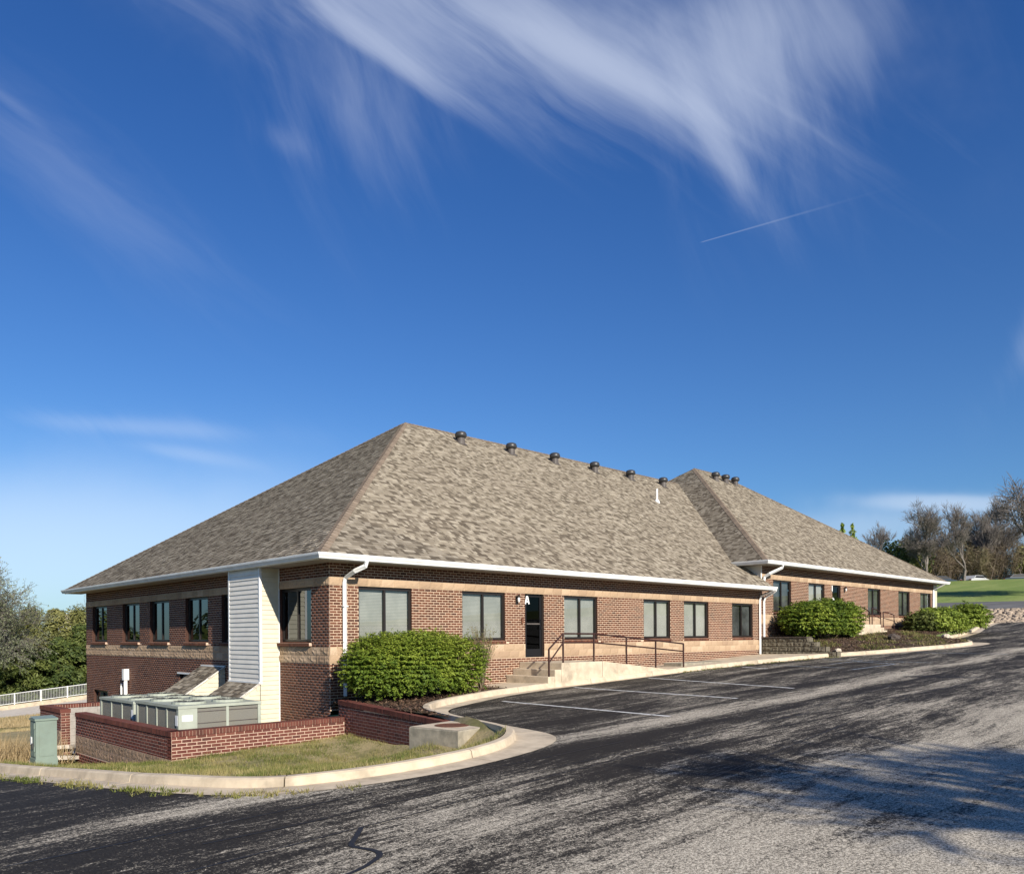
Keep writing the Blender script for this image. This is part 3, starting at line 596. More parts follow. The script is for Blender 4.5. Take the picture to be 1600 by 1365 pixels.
# riprap bank and road crossing at the top of the lot
road_pts = [sw(74.6, -40), sw(83.5, -40), sw(83.5, 20), sw(74.6, 20)]
sheet('upper_road', [tuple(p) for p in road_pts], lambda x, y: BASE(x, y) + 0.06, 2.0, 'asphalt_far', kind='structure')
def scatter_rocks(name, pts, sizes, m, seed, **props):
    g = np.random.default_rng(seed); base = np.array([(-1, -1, -1), (1, -1, -1), (1, 1, -1), (-1, 1, -1), (-.8, -.8, 1), (.8, -.8, 1), (.8, .8, 1), (-.8, .8, 1)], float); f = np.array([(0, 3, 2, 1), (4, 5, 6, 7), (0, 1, 5, 4), (1, 2, 6, 5), (2, 3, 7, 6), (3, 0, 4, 7)])
    n = len(pts); V = base[None] * (0.7 + .5 * g.random((n, 8, 3))) * np.asarray(sizes)[:, None, None]; a_ = g.random(n) * 6.28; c, s = np.cos(a_), np.sin(a_)
    V = np.stack([V[..., 0] * c[:, None] - V[..., 1] * s[:, None], V[..., 0] * s[:, None] + V[..., 1] * c[:, None], V[..., 2] * .7], -1) + np.asarray(pts)[:, None]
    return link(name, mesh(name, V.reshape(-1, 3), (f[None] + (np.arange(n) * 8)[:, None, None]).reshape(-1, 4), np.repeat(g.random(n), 6)), m, **props)
g = np.random.default_rng(11); n = 9000; ss_ = g.uniform(69.8, 72.8, n); ww_ = g.uniform(-38, 6, n); pp = CC + ss_[:, None] * E1 + ww_[:, None] * E2; q_ = pp - CC; tn = (q_ @ np.array((RT.x, RT.y))) / (q_ @ np.array((D.x, D.y))); pp = pp[tn > .565]; n = len(pp)
scatter_rocks('riprap', np.c_[pp, BASE(pp[:, 0], pp[:, 1]) + .05], g.uniform(.07, .20, n), 'riprap', 1, kind='stuff', label='band of tan riprap stones along the upper road')

# ------------------------------------------------------------------ building walls
def wall(parent, O, u, n, L, zb, zt, z0, openings, stone_bands, nparts=0, key=None, stones=STONES, stone_parts=True, mortar='mortar', smort=None, course=0.0693, name='brick', proud=0.005, stone_proud=0.028, phase=0.0, ztop=None, bl=0.2032, bmx=None, bmat_='brick'):
    bmx = bmx or BRICK
    """mortar backing with openings, bricks and stone blocks proud of it. z0 = level of a course joint. openings: (s0,s1,zb,zt,depth)"""
    u = Vector((*u, 0)); n = Vector((*n, 0)); O = Vector((*O, 0))
    ztf = ztop if ztop else (lambda s: zt)
    b = MB(); xs = sorted({0.0, L, *[q for o in openings for q in o[:2]]}); zs = sorted({zb, zt, *[q for o in openings for q in o[2:4]]})
    P = lambda s, z, d=0.0: O + u * s + n * (-d) + Vector((0, 0, z))
    if ztop: b.poly([P(0, zb), P(L, zb), P(L, ztop(L)), P(0, ztop(0))])
    else:
        for i in range(len(xs) - 1):
            for j in range(len(zs) - 1):
                cx, cz_ = (xs[i] + xs[i + 1]) / 2, (zs[j] + zs[j + 1]) / 2
                if any(o[0] < cx < o[1] and o[2] < cz_ < o[3] for o in openings): continue
                b.poly([P(xs[i], zs[j]), P(xs[i + 1], zs[j]), P(xs[i + 1], zs[j + 1]), P(xs[i], zs[j + 1])])
    core = b.build('wall', mortar, parent)
    for (s0, s1, a0, a1, dp) in openings:
        rv = MB()
        rv.poly([P(s0, a0), P(s0, a1), P(s0, a1, dp), P(s0, a0, dp)]); rv.poly([P(s1, a0), P(s1, a0, dp), P(s1, a1, dp), P(s1, a1)])
        rv.poly([P(s0, a1), P(s1, a1), P(s1, a1, dp), P(s0, a1, dp)]); rv.poly([P(s0, a0), P(s0, a0, dp), P(s1, a0, dp), P(s1, a0)])
        rv.build('window_reveal', 'reveal', core)
    mws = []
    k0 = int(math.floor((zb - z0) / course)); k1_ = int(math.ceil((zt - z0) / course))
    for k in range(k0, k1_):
        za = z0 + k * course + 0.0065; zc = za + course - 0.013
        if any(bz0 - .02 < (za + zc) / 2 < bz1 + .0 for bz0, bz1, _ in stone_bands): continue
        za = max(za, zb); 
        if za >= zc - .02: continue
        s = -(bl / 2 if k % 2 else 0.0) - phase
        while s < L:
            lo, hi = max(s + .0065, 0.004), min(s + bl - .0065, L - 0.004); s += bl
            if hi - lo < .03: continue
            zc_ = min(zc, ztf((lo + hi) / 2) - .004)
            if zc_ - za < .025: continue
            segs = [(lo, hi, za, zc_)]
            for o in openings:
                nseg = []
                for (p, q, r_, t_) in segs:
                    if q <= o[0] or p >= o[1] or t_ <= o[2] or r_ >= o[3]: nseg.append((p, q, r_, t_)); continue
                    if r_ >= o[2] - .02 and t_ <= o[3] + .02:
                        if p < o[0]: nseg.append((p, o[0], r_, t_))
                        if q > o[1]: nseg.append((o[1], q, r_, t_))
                    elif r_ < o[2]: nseg.append((p, q, r_, o[2] - .003))
                    else: nseg.append((p, q, o[3] + .003, t_))
                segs = nseg
            for (p, q, r_, t_) in segs:
                if q - p > .03 and t_ - r_ > .018: mws.append(frame_mat(O, u, n, p, r_, q - p, proud, t_ - r_))
    camv = np.array(CAM)
    order = sorted(mws, key=lambda m_: (Vector(m_.translation) - CAM).length)
    for m_ in order[:nparts]: place(bmx, m_, name, core)
    if order[nparts:]: joined(bmx, order[nparts:], 'brickwork', bmat_, core, kind='stuff')
    # stone bands
    sm = MB(); sb = []
    for (bz0, bz1, rows) in stone_bands:
        segs = [(0.0, L)]
        for o in openings:
            if o[2] < (bz0 + bz1) / 2 < o[3]:
                ns = []
                for (p, q) in segs:
                    if q <= o[0] or p >= o[1]: ns.append((p, q)); continue
                    if p < o[0]: ns.append((p, o[0]))
                    if q > o[1]: ns.append((o[1], q))
                segs = ns
        for (p, q) in segs:
            c0 = P(p, bz0); c1 = P(q, bz0); c2 = P(q, bz1); c3 = P(p, bz1)
            sm.poly([c0 + n * .006, c1 + n * .006, c2 + n * .006, c3 + n * .006])
            h = (bz1 - bz0) / rows
            for r_ in range(rows):
                s = p - (0.2 if r_ % 2 else 0.0) - .1 * (bz0 > 1)
                while s < q:
                    lo, hi = max(s + .005, p + .002), min(s + .4064 - .005, q - .002); s += .4064
                    if hi - lo < .05: continue
                    sb.append((lo, hi, bz0 + r_ * h + .005, h - .01))
    if sb:
        sm.build('stone_band_mortar', smort or 'stone_mortar', core)
        for k, (lo, hi, z_, h) in enumerate(sb[:296]): place(stones[(k * 7 + k // 3) % len(stones)], frame_mat(O, u, n, lo, z_, hi - lo, stone_proud, h), 'stone_block', core)
    return core
def window(parent, O, u, n, s0, s1, z0, z1, dp, glass='glass', back='blind', sill=True, proud=0.03, name='window', rough_sill=False, half=None):
    u = Vector((*u, 0)); n = Vector((*n, 0)); O = Vector((*O, 0)); up = Vector((0, 0, 1)); base = O + u * s0 + Vector((0, 0, z0))
    P = lambda s, z, d: O + u * s + n * (-d) + Vector((0, 0, z))
    b = MB(); fw = .055; d0, d1 = dp - .06, dp + .0; cd = (d0 + d1) / 2; hd = (d1 - d0) / 2; sm = (s0 + s1) / 2; cz_ = (z0 + z1) / 2
    b.obox(P(s0 + fw / 2, cz_, cd), u, up, n, fw / 2, (z1 - z0) / 2, hd); b.obox(P(s1 - fw / 2, cz_, cd), u, up, n, fw / 2, (z1 - z0) / 2, hd)
    b.obox(P(sm, z1 - fw / 2 - .01, cd), u, up, n, (s1 - s0) / 2 - fw, fw / 2 + .01, hd - .001); b.obox(P(sm, z0 + fw / 2, cd), u, up, n, (s1 - s0) / 2 - fw, fw / 2, hd - .001)
    wn = b.build(name, 'bronze', parent)
    m_ = MB(); m_.obox(P(sm, cz_, cd), u, up, n, .028, (z1 - z0) / 2 - fw, hd + .004); m_.build('mullion', 'bronze', wn)
    for (a_, b_) in ((s0 + fw, sm - .028), (sm + .028, s1 - fw)):
        g_ = MB(); g_.poly([P(a_, z0 + fw, cd), P(b_, z0 + fw, cd), P(b_, z1 - fw, cd), P(a_, z1 - fw, cd)]); g_.build('pane', glass, wn)
    bb = MB(); dd = dp + .05; zl = z0 if half is None else half
    bb.obox(P(sm, (zl + z1) / 2, dd), u, up, n, (s1 - s0) / 2, (z1 - zl) / 2, .004); bb.build('blind' if back != 'dim_back' else 'dim_interior', back, wn)
    dk = MB(); dk.poly([P(s0, z0, dp + .10), P(s1, z0, dp + .10), P(s1, z1, dp + .10), P(s0, z1, dp + .10)]); dk.build('dark_room_sheet', 'black', wn)  # black sheet stands in for the unlit room
    if sill:
        k = 0; s = s0 - .02; sb_ = MB(); h = .095; ns = int(round((s1 - s0 + .04) / .0677)); stp = (s1 - s0 + .04) / ns
        for q in range(ns):
            a_ = s + q * stp + .004; b_ = a_ + stp - .008; r_ = random.random() or .01
            t0, t1 = z0 - .012, z0 - .045
            pts = [P(a_, z0 - h - .012, dp - .01), P(b_, z0 - h - .012, dp - .01), P(b_, t0, dp - .01), P(a_, t0, dp - .01), P(a_, z0 - h - .03, -proud), P(b_, z0 - h - .03, -proud), P(b_, t1, -proud), P(a_, t1, -proud)]
            i = len(sb_.V); sb_.V += [tuple(x) for x in pts]; sb_.F += [(i + 4, i + 5, i + 6, i + 7), (i, i + 4, i + 7, i + 3), (i + 1, i + 2, i + 6, i + 5), (i + 3, i + 7, i + 6, i + 2), (i, i + 1, i + 5, i + 4)]; sb_.r += [r_] * 5
        sb_.build('sill', 'brick', wn)
        j = MB(); j.obox(P(sm, z0 - h / 2 - .03, (dp - proud) / 2 + .004), u, up, n, (s1 - s0) / 2 + .02, h / 2 - .008, (dp + proud) / 2 - .006); j.build('sill_mortar', 'mortar_dark', wn)
    return wn

LEN, WID, EV, ZE, SL = 21.1, 18.52, .62, 2.635, .678
FU, FN = (1, 0), (0, -1); LU, LN = (0, -1), (-1, 0)
B1 = empty('brick_office_building', (0, 0, 0), 'nearer long low brick office building with tan stone bands and door A', 'building')
wins = [(0.83, 2.50), (4.27, 5.94), (8.55, 10.20), (12.77, 14.41), (15.30, 16.99), (18.76, 20.42)]
DOOR = (6.78, 7.62)
ops = [(a_, b_, .435, 1.93, .11) for a_, b_ in wins] + [(DOOR[0], DOOR[1], 0.0, 2.0, .14)]
w1 = wall(B1, (0, 0), FU, FN, LEN, -1.15, 2.55, 0.406, ops, [(0.0, .406, 2), (1.93, 2.133, 1)], 300)
backs = ['blind', 'blind', 'blind', 'shade', 'shade', 'dim_back']; halves = [None, None, None, None, .60, None]
for k, (a_, b_) in enumerate(wins): window(B1, (0, 0), FU, FN, a_, b_, .55, 1.93, .11, 'glass', backs[k], half=halves[k])
# west wall, s runs from the far (north-west) corner towards the near corner
lw = [(0.87, 2.50), (4.30, 5.98), (6.93, 8.60), (9.93, 11.62), (12.61, 14.30), (16.03, 17.72)]
lops = [(WID - b_, WID - a_, .435, 1.93, .15) for a_, b_ in lw] + [(WID - 17.62, WID - 16.0, -2.1, -1.38, .15), (WID - 9.1, WID - 8.1, -1.1, -.5, .12)]
w2 = wall(B1, (0, WID), LU, LN, WID, -3.4, 2.55, 0.406, lops, [(0.0, .406, 2), (1.93, 2.133, 1)], 0, stones=STONES_R, stone_proud=.035, mortar='mortar_dark')
for k, (a_, b_) in enumerate(lw): window(B1, (0, WID), LU, LN, WID - b_, WID - a_, .55, 1.93, .15, 'glass_dark', 'dim_back', proud=.085)
window(B1, (0, WID), LU, LN, WID - 17.62, WID - 16.0, -2.1, -1.38, .15, 'glass', 'shade', sill=False, name='basement_window')
b = MB(); b.poly([(0.12, 8.1, -1.1), (0.12, 9.1, -1.1), (0.12, 9.1, -.5), (0.12, 8.1, -.5)]); b.build('basement_vent', 'coil', B1)
b = MB(); b.box(-.05, .02, 7.95, 9.2, -.5, -.45); b.build('vent_lintel', 'white', B1)
# unseen sides
b = MB(); b.box(21.08, 21.2, 0.3, WID, -1, 2.6); b.box(0.3, 21.0, WID - .15, WID, -3.3, 2.55); b.build('rear_wall', 'mortar_dark', B1)

# door A
def door(parent, x0, x1, z, h, dp, letter=None):
    P = lambda s, zz, d: (s, d, zz); fr = MB(); y = dp
    fr.box(x0, x0 + .05, y - .05, y + .03, z, z + h); fr.box(x1 - .05, x1, y - .05, y + .03, z, z + h); fr.box(x0 + .05, x1 - .05, y - .05, y + .03, z + h - .06, z + h)
    dr = fr.build('door', 'bronze', parent)
    lf = MB(); lf.box(x0 + .05, x0 + .13, y - .03, y + .01, z + .012, z + h - .06); lf.box(x1 - .13, x1 - .05, y - .03, y + .01, z + .012, z + h - .06); lf.box(x0 + .13, x1 - .13, y - .03, y + .01, z + .012, z + .25); lf.box(x0 + .13, x1 - .13, y - .03, y + .01, z + h - .16, z + h - .06)
    lf.build('door_leaf', 'black', dr)
    g_ = MB(); g_.poly([(x0 + .13, y - .01, z + .25), (x1 - .13, y - .01, z + .25), (x1 - .13, y - .01, z + h - .16), (x0 + .13, y - .01, z + h - .16)]); g_.build('pane', 'door_glass', dr)
    k = MB(); k.poly([(x0, y + .09, z), (x1, y + .09, z), (x1, y + .09, z + h), (x0, y + .09, z + h)]); k.build('dark_room_sheet', 'black', dr)  # black sheet paints the darkness behind the door glass
    hd = MB(); hd.tube([(x1 - .11, y - .03, z + .85), (x1 - .11, y - .08, z + .87), (x1 - .11, y - .08, z + 1.15), (x1 - .11, y - .03, z + 1.17)], .012, 6); hd.build('handle', 'bronze', dr)
    pb = MB(); pb.box(x0 + .13, x1 - .13, y - .045, y - .03, z + 1.0, z + 1.04); pb.build('push_bar', 'vent_neck', dr)
    return dr
dA = door(B1, DOOR[0], DOOR[1], 0.0, 2.0, .10)
b = MB(); ax, az, h_, y_ = DOOR[0] + .03, 1.62, .235, .035   # white letter A on the door glass
def bar(p, q, t_): 
    p = Vector((p[0], y_, p[1])); q = Vector((q[0], y_, q[1])); d_ = (q - p); l_ = d_.length; d_.normalize(); b.obox((p + q) / 2, d_, Vector((0, 1, 0)).cross(d_), Vector((0, 1, 0)), l_ / 2, t_ / 2, .006)
bar((ax + .02, az), (ax + .085, az + h_), .05); bar((ax + .18, az), (ax + .115, az + h_), .05); bar((ax + .055, az + .075), (ax + .145, az + .075), .045)
b.box(ax + .072, ax + .128, y_ - .0055, y_ + .0055, az + h_ - .045, az + h_ + .012); b.build('letter_a', 'paper', dA)
def sconce(parent, x, z, y=0.0):
    b = MB(); b.box(x - .05, x + .05, y - .03, y - .012, z - .12, z + .14); s = b.build('wall_lamp', 'bronze', parent)
    q_ = MB(); q_.lathe([(.055, .09), (.06, .10), (.02, .17)], (x, y - .10, z), 10); q_.build('lamp_hood', 'bronze', s)
    l_ = MB(); l_.lathe([(.02, -.06), (.035, -.04), (.04, .04), (.03, .08), (.01, .10)], (x, y - .10, z), 10); l_.build('lamp_shade', 'white', s, smooth=True)
    c_ = MB(); c_.box(x - .012, x + .012, y - .1, y - .03, z + .11, z + .135); c_.build('lamp_bracket', 'bronze', s)
sconce(B1, 6.42, 1.72)
b = MB(); b.box(6.6, 6.68, -.04, -.012, 1.03, 1.18); b.build('alarm_box', 'rust', B1)

# ---------------- roofs
def roof_face(parent, O, u, v, n, rows_fn, slope_len, m='shingle', nparts=0, exposure=.13, seed=0, thick=.016, base_poly=None, name='roof'):
    """O eave origin; u along eave, v up the slope (unit), n normal; rows_fn(d)->(umin,umax) at slope distance d"""
    O = Vector(O); u = Vector(u); v = Vector(v); n = Vector(n); g = random.Random(seed)
    P = lambda a_, d_, h_=0.0: O + u * a_ + v * d_ + n * h_
    b = MB(); nseg = 24; ds = [slope_len * k / nseg for k in range(nseg + 1)]
    if base_poly: b.poly([P(*q) for q in base_poly])
    else:
        for k in range(nseg):
            a0, b0 = rows_fn(ds[k] + 1e-4); a1, b1 = rows_fn(ds[k + 1] - 1e-4)
            if b0 - a0 < .01 and b1 - a1 < .01: continue
            b.poly([P(a0, ds[k]), P(b0, ds[k]), P(b1, ds[k + 1]), P(a1, ds[k + 1])])
    rf = b.build(name, 'shingle_base', parent); Lp = parent_world(parent)
    pcs = []; nr = int(slope_len / exposure)
    for r_ in range(nr + 1):
        d0 = r_ * exposure; d1 = min(d0 + exposure, slope_len)
        if d1 - d0 < .03: continue
        a0, b0 = rows_fn(d0 + 1e-4); a1, b1 = rows_fn(d1 - 1e-4); s = min(a0, a1) - g.random() * .3; tone = g.random()
        while s < max(b0, b1):
            wv = g.choice((.08, .11, .14, .18, .23)) * g.uniform(.85, 1.15); e = s + wv
            q = (max(s, a0), min(e, b0), max(s, a1), min(e, b1)); q = (q[0], max(q[0], q[1]), q[2], max(q[2], q[3]))
            if q[1] - q[0] + q[3] - q[2] > .04:
                t_ = thick * (1.0 if g.random() < .55 else .45) * g.uniform(.9, 1.2); tone = g.random()
                pcs.append((P(q[0], d0, t_), P(q[1], d0, t_), P(q[3], d1, .003), P(q[2], d1, .003), P(q[0], d0, 0), P(q[1], d0, 0), tone))
            s = e
    pcs.sort(key=lambda q: (q[0] - CAM).length)
    Lr = parent_world(rf)
    for q in pcs[:nparts]:
        c = q[4]; vv = [tuple(x - c) for x in q[:6]]; me = bpy.data.meshes.new('shingle'); me.from_pydata(vv, [], [(0, 1, 2, 3), (4, 5, 1, 0), (0, 3, 4), (1, 5, 2)]); me.update(); me.materials.append(M[m]); 
        o = link('shingle', me, None, rf); o.location = c - Lr
    pcs = pcs[nparts:]; V = np.array([[tuple(x) for x in q[:6]] for q in pcs]).reshape(-1, 3) - np.array(Lr); k = np.arange(len(pcs))[:, None] * 6
    F = np.concatenate([k + np.array([[0, 1, 2, 3]]), k + np.array([[4, 5, 1, 0]])], 1).reshape(-1, 4)
    link('shingle_courses', mesh('shingle_courses', V, F, np.repeat([q[6] for q in pcs], 2)), m, rf, kind='stuff')
    return rf
hyp = math.sqrt(1 + SL * SL); HW = WID / 2 + EV   # 9.88 plan run
cf = 1 / hyp
def caps(parent, p0, p1, na, nb, name, nparts=0, exposure=.2, wdt=.15):
    """folded cap shingles from p0 up to p1; na, nb = directions down each side"""
    p0 = Vector(p0); p1 = Vector(p1); d = (p1 - p0); L_ = d.length; d.normalize(); na = Vector(na).normalized(); nb = Vector(nb).normalized(); up = -(na + nb); up = (up - d * up.dot(d)).normalized()
    k = int(L_ / exposure); b = MB()
    for i in range(k):
        q = p0 + d * (i * exposure); e = exposure + .06; lift = up * .035; l2 = up * .018
        pts = [q + lift, q + na * wdt + lift * .8, q + na * wdt + d * e + l2 * .6, q + d * e + l2, q + nb * wdt + d * e + l2 * .6, q + nb * wdt + lift * .8, q + na * wdt - up * .0, q + nb * wdt - up * .0]
        F = [(0, 1, 2, 3), (0, 3, 4, 5), (0, 6, 1), (0, 5, 7)]; r_ = random.random() or .01
        if i < nparts:
            me = bpy.data.meshes.new(name); me.from_pydata([tuple(x - q) for x in pts], [], F); me.update(); me.materials.append(M['cap']); o = link(name, me, None, parent); o.location = q - parent_world(parent)
        else:
            j = len(b.V); b.V += [tuple(x) for x in pts]; b.F += [tuple(j + z for z in f) for f in F]; b.r += [r_] * 4
    if b.V: b.build(name + 's' if nparts == 0 else name + '_run', 'cap', parent, kind='stuff')
vF = Vector((0, cf, SL * cf)); nF = Vector((0, -SL * cf, cf)); vL = Vector((cf, 0, SL * cf)); nL = Vector((-SL * cf, 0, cf)); vB = Vector((0, -cf, SL * cf)); nB = Vector((0, SL * cf, cf)); vR = Vector((-cf, 0, SL * cf)); nR = Vector((SL * cf, 0, cf))
VAL = (3.742 - ZE) / SL  # plan distance where the second roof's eave meets the first roof
def r1(d):
    k = d * cf
    return (k, LEN + EV if k < VAL else 20.5 + EV + (k - VAL))
rf1 = roof_face(B1, (-EV, -EV, ZE), (1, 0, 0), vF, nF, r1, HW / cf, nparts=300, seed=1)
rl1 = roof_face(B1, (-EV, WID + EV, ZE), (0, -1, 0), vL, nL, lambda d: (d * cf, WID + 2 * EV - d * cf), HW / cf, nparts=150, seed=2)
rb = MB(); zr = ZE + HW * SL; yr = WID / 2
rb.poly([(-EV, WID + EV, ZE), (HW - EV, yr, zr), (28.75, yr, zr), (20.5, WID + EV - VAL, 3.742), (LEN, WID + EV - VAL, 3.742), (LEN, WID + EV, ZE)]); rb.build('rear_roof', 'shingle_base', B1)
dn1 = Vector((0, -cf, -SL * cf)); dnl = Vector((-cf, 0, -SL * cf)); dnb = Vector((0, cf, -SL * cf)); dnr = Vector((cf, 0, -SL * cf))
caps(rf1, (-EV, -EV, ZE), (HW - EV, yr, zr), (0.75, -.55, -SL * .5) if False else (Vector((1, 0, 0)) * .8 + dn1 * .5), (Vector((0, 1, 0)) * .8 + dnl * .5), 'hip_cap', 110)
caps(rf1, (HW - EV, yr, zr), (28.6, yr, zr), dn1, dnb, 'ridge_cap')
caps(rl1, (-EV, WID + EV, ZE), (HW - EV, yr, zr), (Vector((0, -1, 0)) * .8 + dnl * .5), (Vector((1, 0, 0)) * .8 + dnb * .5), 'hip_cap')

def gutter(parent, pts, outs, name='gutter', drop=.135, wdt=.12):
    """K-style gutter; pts along the eave edge, outs mitre vectors outwards"""
    prof = [(0.0, 0.0), (0.0, -drop), (wdt * .62, -drop), (wdt * .72, -drop * .72), (wdt * .95, -drop * .35), (wdt, -.012), (wdt, 0.004), (wdt - .014, .004), (wdt - .014, -.05), (0.01, -.05)]
    V = []; F = []; k = len(prof)
    for p, o in zip(pts, outs):
        for (d_, z_) in prof: V.append((p[0] + o[0] * d_, p[1] + o[1] * d_, p[2] + z_))
    for i in range(len(pts) - 1):
        for q in range(k): F.append((i * k + q, i * k + (q + 1) % k, (i + 1) * k + (q + 1) % k, (i + 1) * k + q))
    F.append(tuple(range(k))[::-1]); F.append(tuple((len(pts) - 1) * k + q for q in range(k)))
    V = [tuple(Vector(v) - parent_world(parent)) for v in V]
    return link(name, mesh(name, V, F), 'white', parent)
ge = ZE - .002
gutter(B1, [(LEN + .1, -EV, ge), (-EV, -EV, ge), (-EV, WID + EV, ge)], [(0, -1), (-1, -1), (-1, 1)])
b = MB(); b.box(0, LEN, -EV + .004, 0, 2.49, 2.50); b.box(-EV + .004, 0, -EV + .004, WID + EV, 2.488, 2.498); b.build('soffit', 'soffit', B1)
b = MB(); b.box(-EV, LEN, -EV + .001, -EV + .02, 2.48, 2.63); b.box(-EV + .001, -EV + .021, -EV + .03, WID + EV, 2.48, 2.63); b.box(LEN - .02, LEN + .0, -EV + .03, 1.0, 2.48, 2.66); b.build('fascia', 'white', B1)
b = MB(); b.poly([(LEN, -EV, 2.49), (LEN, 1.0, 2.49), (LEN, 1.0, ZE + (1.0 + EV) * SL - .01), (LEN, -EV, ZE - .01)]); b.build('rake_board', 'white', B1)
def downspout(parent, pts, wdt=.075, name='downspout'):
    b = MB(); b.tube(pts, wdt * .62, 4); o = b.build(name, 'white', parent); return o
GY_ = -EV - .06
downspout(B1, [(0.62, GY_, 2.50), (0.60, GY_ + .02, 2.38), (0.42, GY_ + .22, 2.26), (0.40, -.10, 2.12), (0.40, -.055, 2.0), (0.40, -.055, -.80)], .095)
downspout(B1, [(20.95, GY_, 2.50), (20.95, -.50, 2.42), (20.93, -.12, 2.28), (20.93, -.055, 2.1), (20.93, -.055, -.19)], .085)
# straps
for z_ in (1.4, .2): 
    b = MB(); b.box(.33, .47, -.105, -.012, z_, z_ + .03); b.build('strap', 'white', B1)
# roof vents
def vent(parent, x, y, z, s=1.0):
    b = MB(); b.lathe([(.17, -.25), (.165, .26), (.15, .28)], (x, y, z), 16); v = b.build('roof_vent', 'vent_neck', parent, smooth=False)
    c_ = MB(); c_.lathe([(.15, .22), (.22, .22), (.25, .27), (.25, .35), (.21, .43), (.12, .465), (.02, .475)], (x, y, z), 18); c_.build('vent_cap', 'vent', v, smooth=True)
    f_ = MB(); f_.obox(Vector((x, y, z)) - nF * 0.0 + nF * .02, Vector((1, 0, 0)), vF, nF,   .22, .22, .004); f_.build('vent_flashing', 'vent_neck', v)
zv = lambda y, ze=ZE: ze + (y + EV) * SL
for x in (11.5, 14.45, 17.3, 20.2, 23.1, 26.0): vent(B1, x, 8.38, zv(8.38))
b = MB(); b.tube([(22.2, 6.1, zv(6.1) - .1), (22.2, 6.1, zv(6.1) + .62)], .05, 10); v_ = b.build('plumbing_vent', 'pvc', B1); b = MB(); b.lathe([(.17, -.12), (.09, .08), (.06, .1)], (22.2, 6.1, zv(6.1)), 10); b.build('vent_boot', 'pvc', v_)
# white pipes on the west wall
b = MB(); b.tube([(-.12, 13.7, -.62), (-.12, 13.7, -3.0)], .065, 10); p_ = b.build('drain_pipe', 'pvc', B1)
b = MB(); b.box(-.21, -.03, 13.6, 13.8, -.86, -.46); b.build('pipe_box', 'pvc', p_)
b = MB(); b.tube([(-.1, 14.15, -1.02), (-.1, 14.2, -1.1), (-.1, 14.2, -3.0)], .035, 8); b.build('small_pipe', 'pvc', B1)

# ---------------- second building
Z2 = 1.1; X2 = 21.1; L2 = 21.15
B2 = empty('uphill_brick_building', (X2, 0, Z2), 'farther brick office building up the slope with its own hipped roof and three roof vents', 'building')
wins2 = [(22.2, 23.85), (25.58, 27.25), (32.38, 34.04), (36.6, 38.3), (40.0, 41.75)]; D2 = (28.1, 29.05)
ops2 = [(a_ - X2, b_ - X2, .435 + Z2, 1.93 + Z2, .11) for a_, b_ in wins2] + [(D2[0] - X2, D2[1] - X2, Z2, Z2 + 2.0, .14)]
wall(B2, (X2, 0), FU, FN, L2, -.3, 2.55 + Z2, .406 + Z2, ops2, [(Z2, Z2 + .406, 2), (Z2 + 1.93, Z2 + 2.133, 1)], 0)
for k, (a_, b_) in enumerate(wins2): window(B2, (X2, 0), FU, FN, a_ - X2, b_ - X2, .55 + Z2, 1.93 + Z2, .11, 'glass', ['dim_back', 'shade', 'dim_back', 'dim_back', 'dim_back'][k])
dB = door(B2, D2[0], D2[1], Z2, 2.0, .10)
b = MB(); b.box(28.0, 28.08, -.03, -.012, 2.72, 3.0); b.build('door_sign', 'paper', B2)
b = MB(); b.lathe([(.12, 0), (.15, .1), (.13, .22), (.03, .28)], (28.35, .05, 2.28), 10)
b = MB(); b.box(28.25, 28.5, .075, .084, 2.2, 2.42); b.build('door_notice', 'paper', dB)
sconce(B2, 29.45, Z2 + 1.72)
X2E = X2 + L2; e2 = 3.742; x2a = X2 - .6
H2 = HW
def r2(d): k = d * cf; return (k, (X2E + EV) - x2a - k)
rf2 = roof_face(B2, (x2a, -EV, e2), (1, 0, 0), vF, nF, r2, H2 / cf, nparts=0, seed=4)
def r2l(d):
    k = d * cf; hi = WID + 2 * EV - k; lo = max(k, (WID + 2 * EV) - (VAL + k + .02)) if k < H2 - VAL else k
    # face seen from the west, u runs south (from far corner to near): keep the strip in front of the valley
    return (lo if k < H2 - VAL else k, hi)
rl2 = roof_face(B2, (x2a, WID + EV, e2), (0, -1, 0), vL, nL, r2l, H2 / cf, nparts=0, seed=5)
z2r = e2 + H2 * SL; xa, xb = x2a + H2, X2E + EV - H2
b = MB(); b.poly([(x2a, WID + EV, e2), (xa, yr, z2r), (xb, yr, z2r), (X2E + EV, WID + EV, e2)]); b.poly([(X2E + EV, -EV, e2), (X2E + EV, WID + EV, e2), (xb, yr, z2r)]); b.build('rear_roof', 'shingle_base', B2)
caps(rf2, (x2a, -EV, e2), (xa, yr, z2r), (Vector((1, 0, 0)) * .8 + dn1 * .5), (Vector((0, 1, 0)) * .8 + dnl * .5), 'hip_cap')
caps(rf2, (X2E + EV, -EV, e2), (xb, yr, z2r), (Vector((-1, 0, 0)) * .8 + dn1 * .5), (Vector((0, 1, 0)) * .8 + dnr * .5), 'hip_cap')
caps(rf2, (xa, yr, z2r), (xb, yr, z2r), dn1, dnb, 'ridge_cap')
gutter(B2, [(X2E + EV, .5, e2 - .002), (X2E + EV, -EV, e2 - .002), (x2a, -EV, e2 - .002), (x2a, 1.15, e2 - .002)], [(1, 0), (1, -1), (-1, -1), (-1, 0)])
zs2 = Z2 + 2.49
b = MB(); b.box(x2a, X2E + EV, -EV + .004, 0, zs2, zs2 + .01); b.box(x2a + .004, X2, .001, 1.2, zs2, zs2 + .01); b.box(X2E, X2E + EV, .001, WID, zs2, zs2 + .01); b.build('soffit', 'soffit', B2)
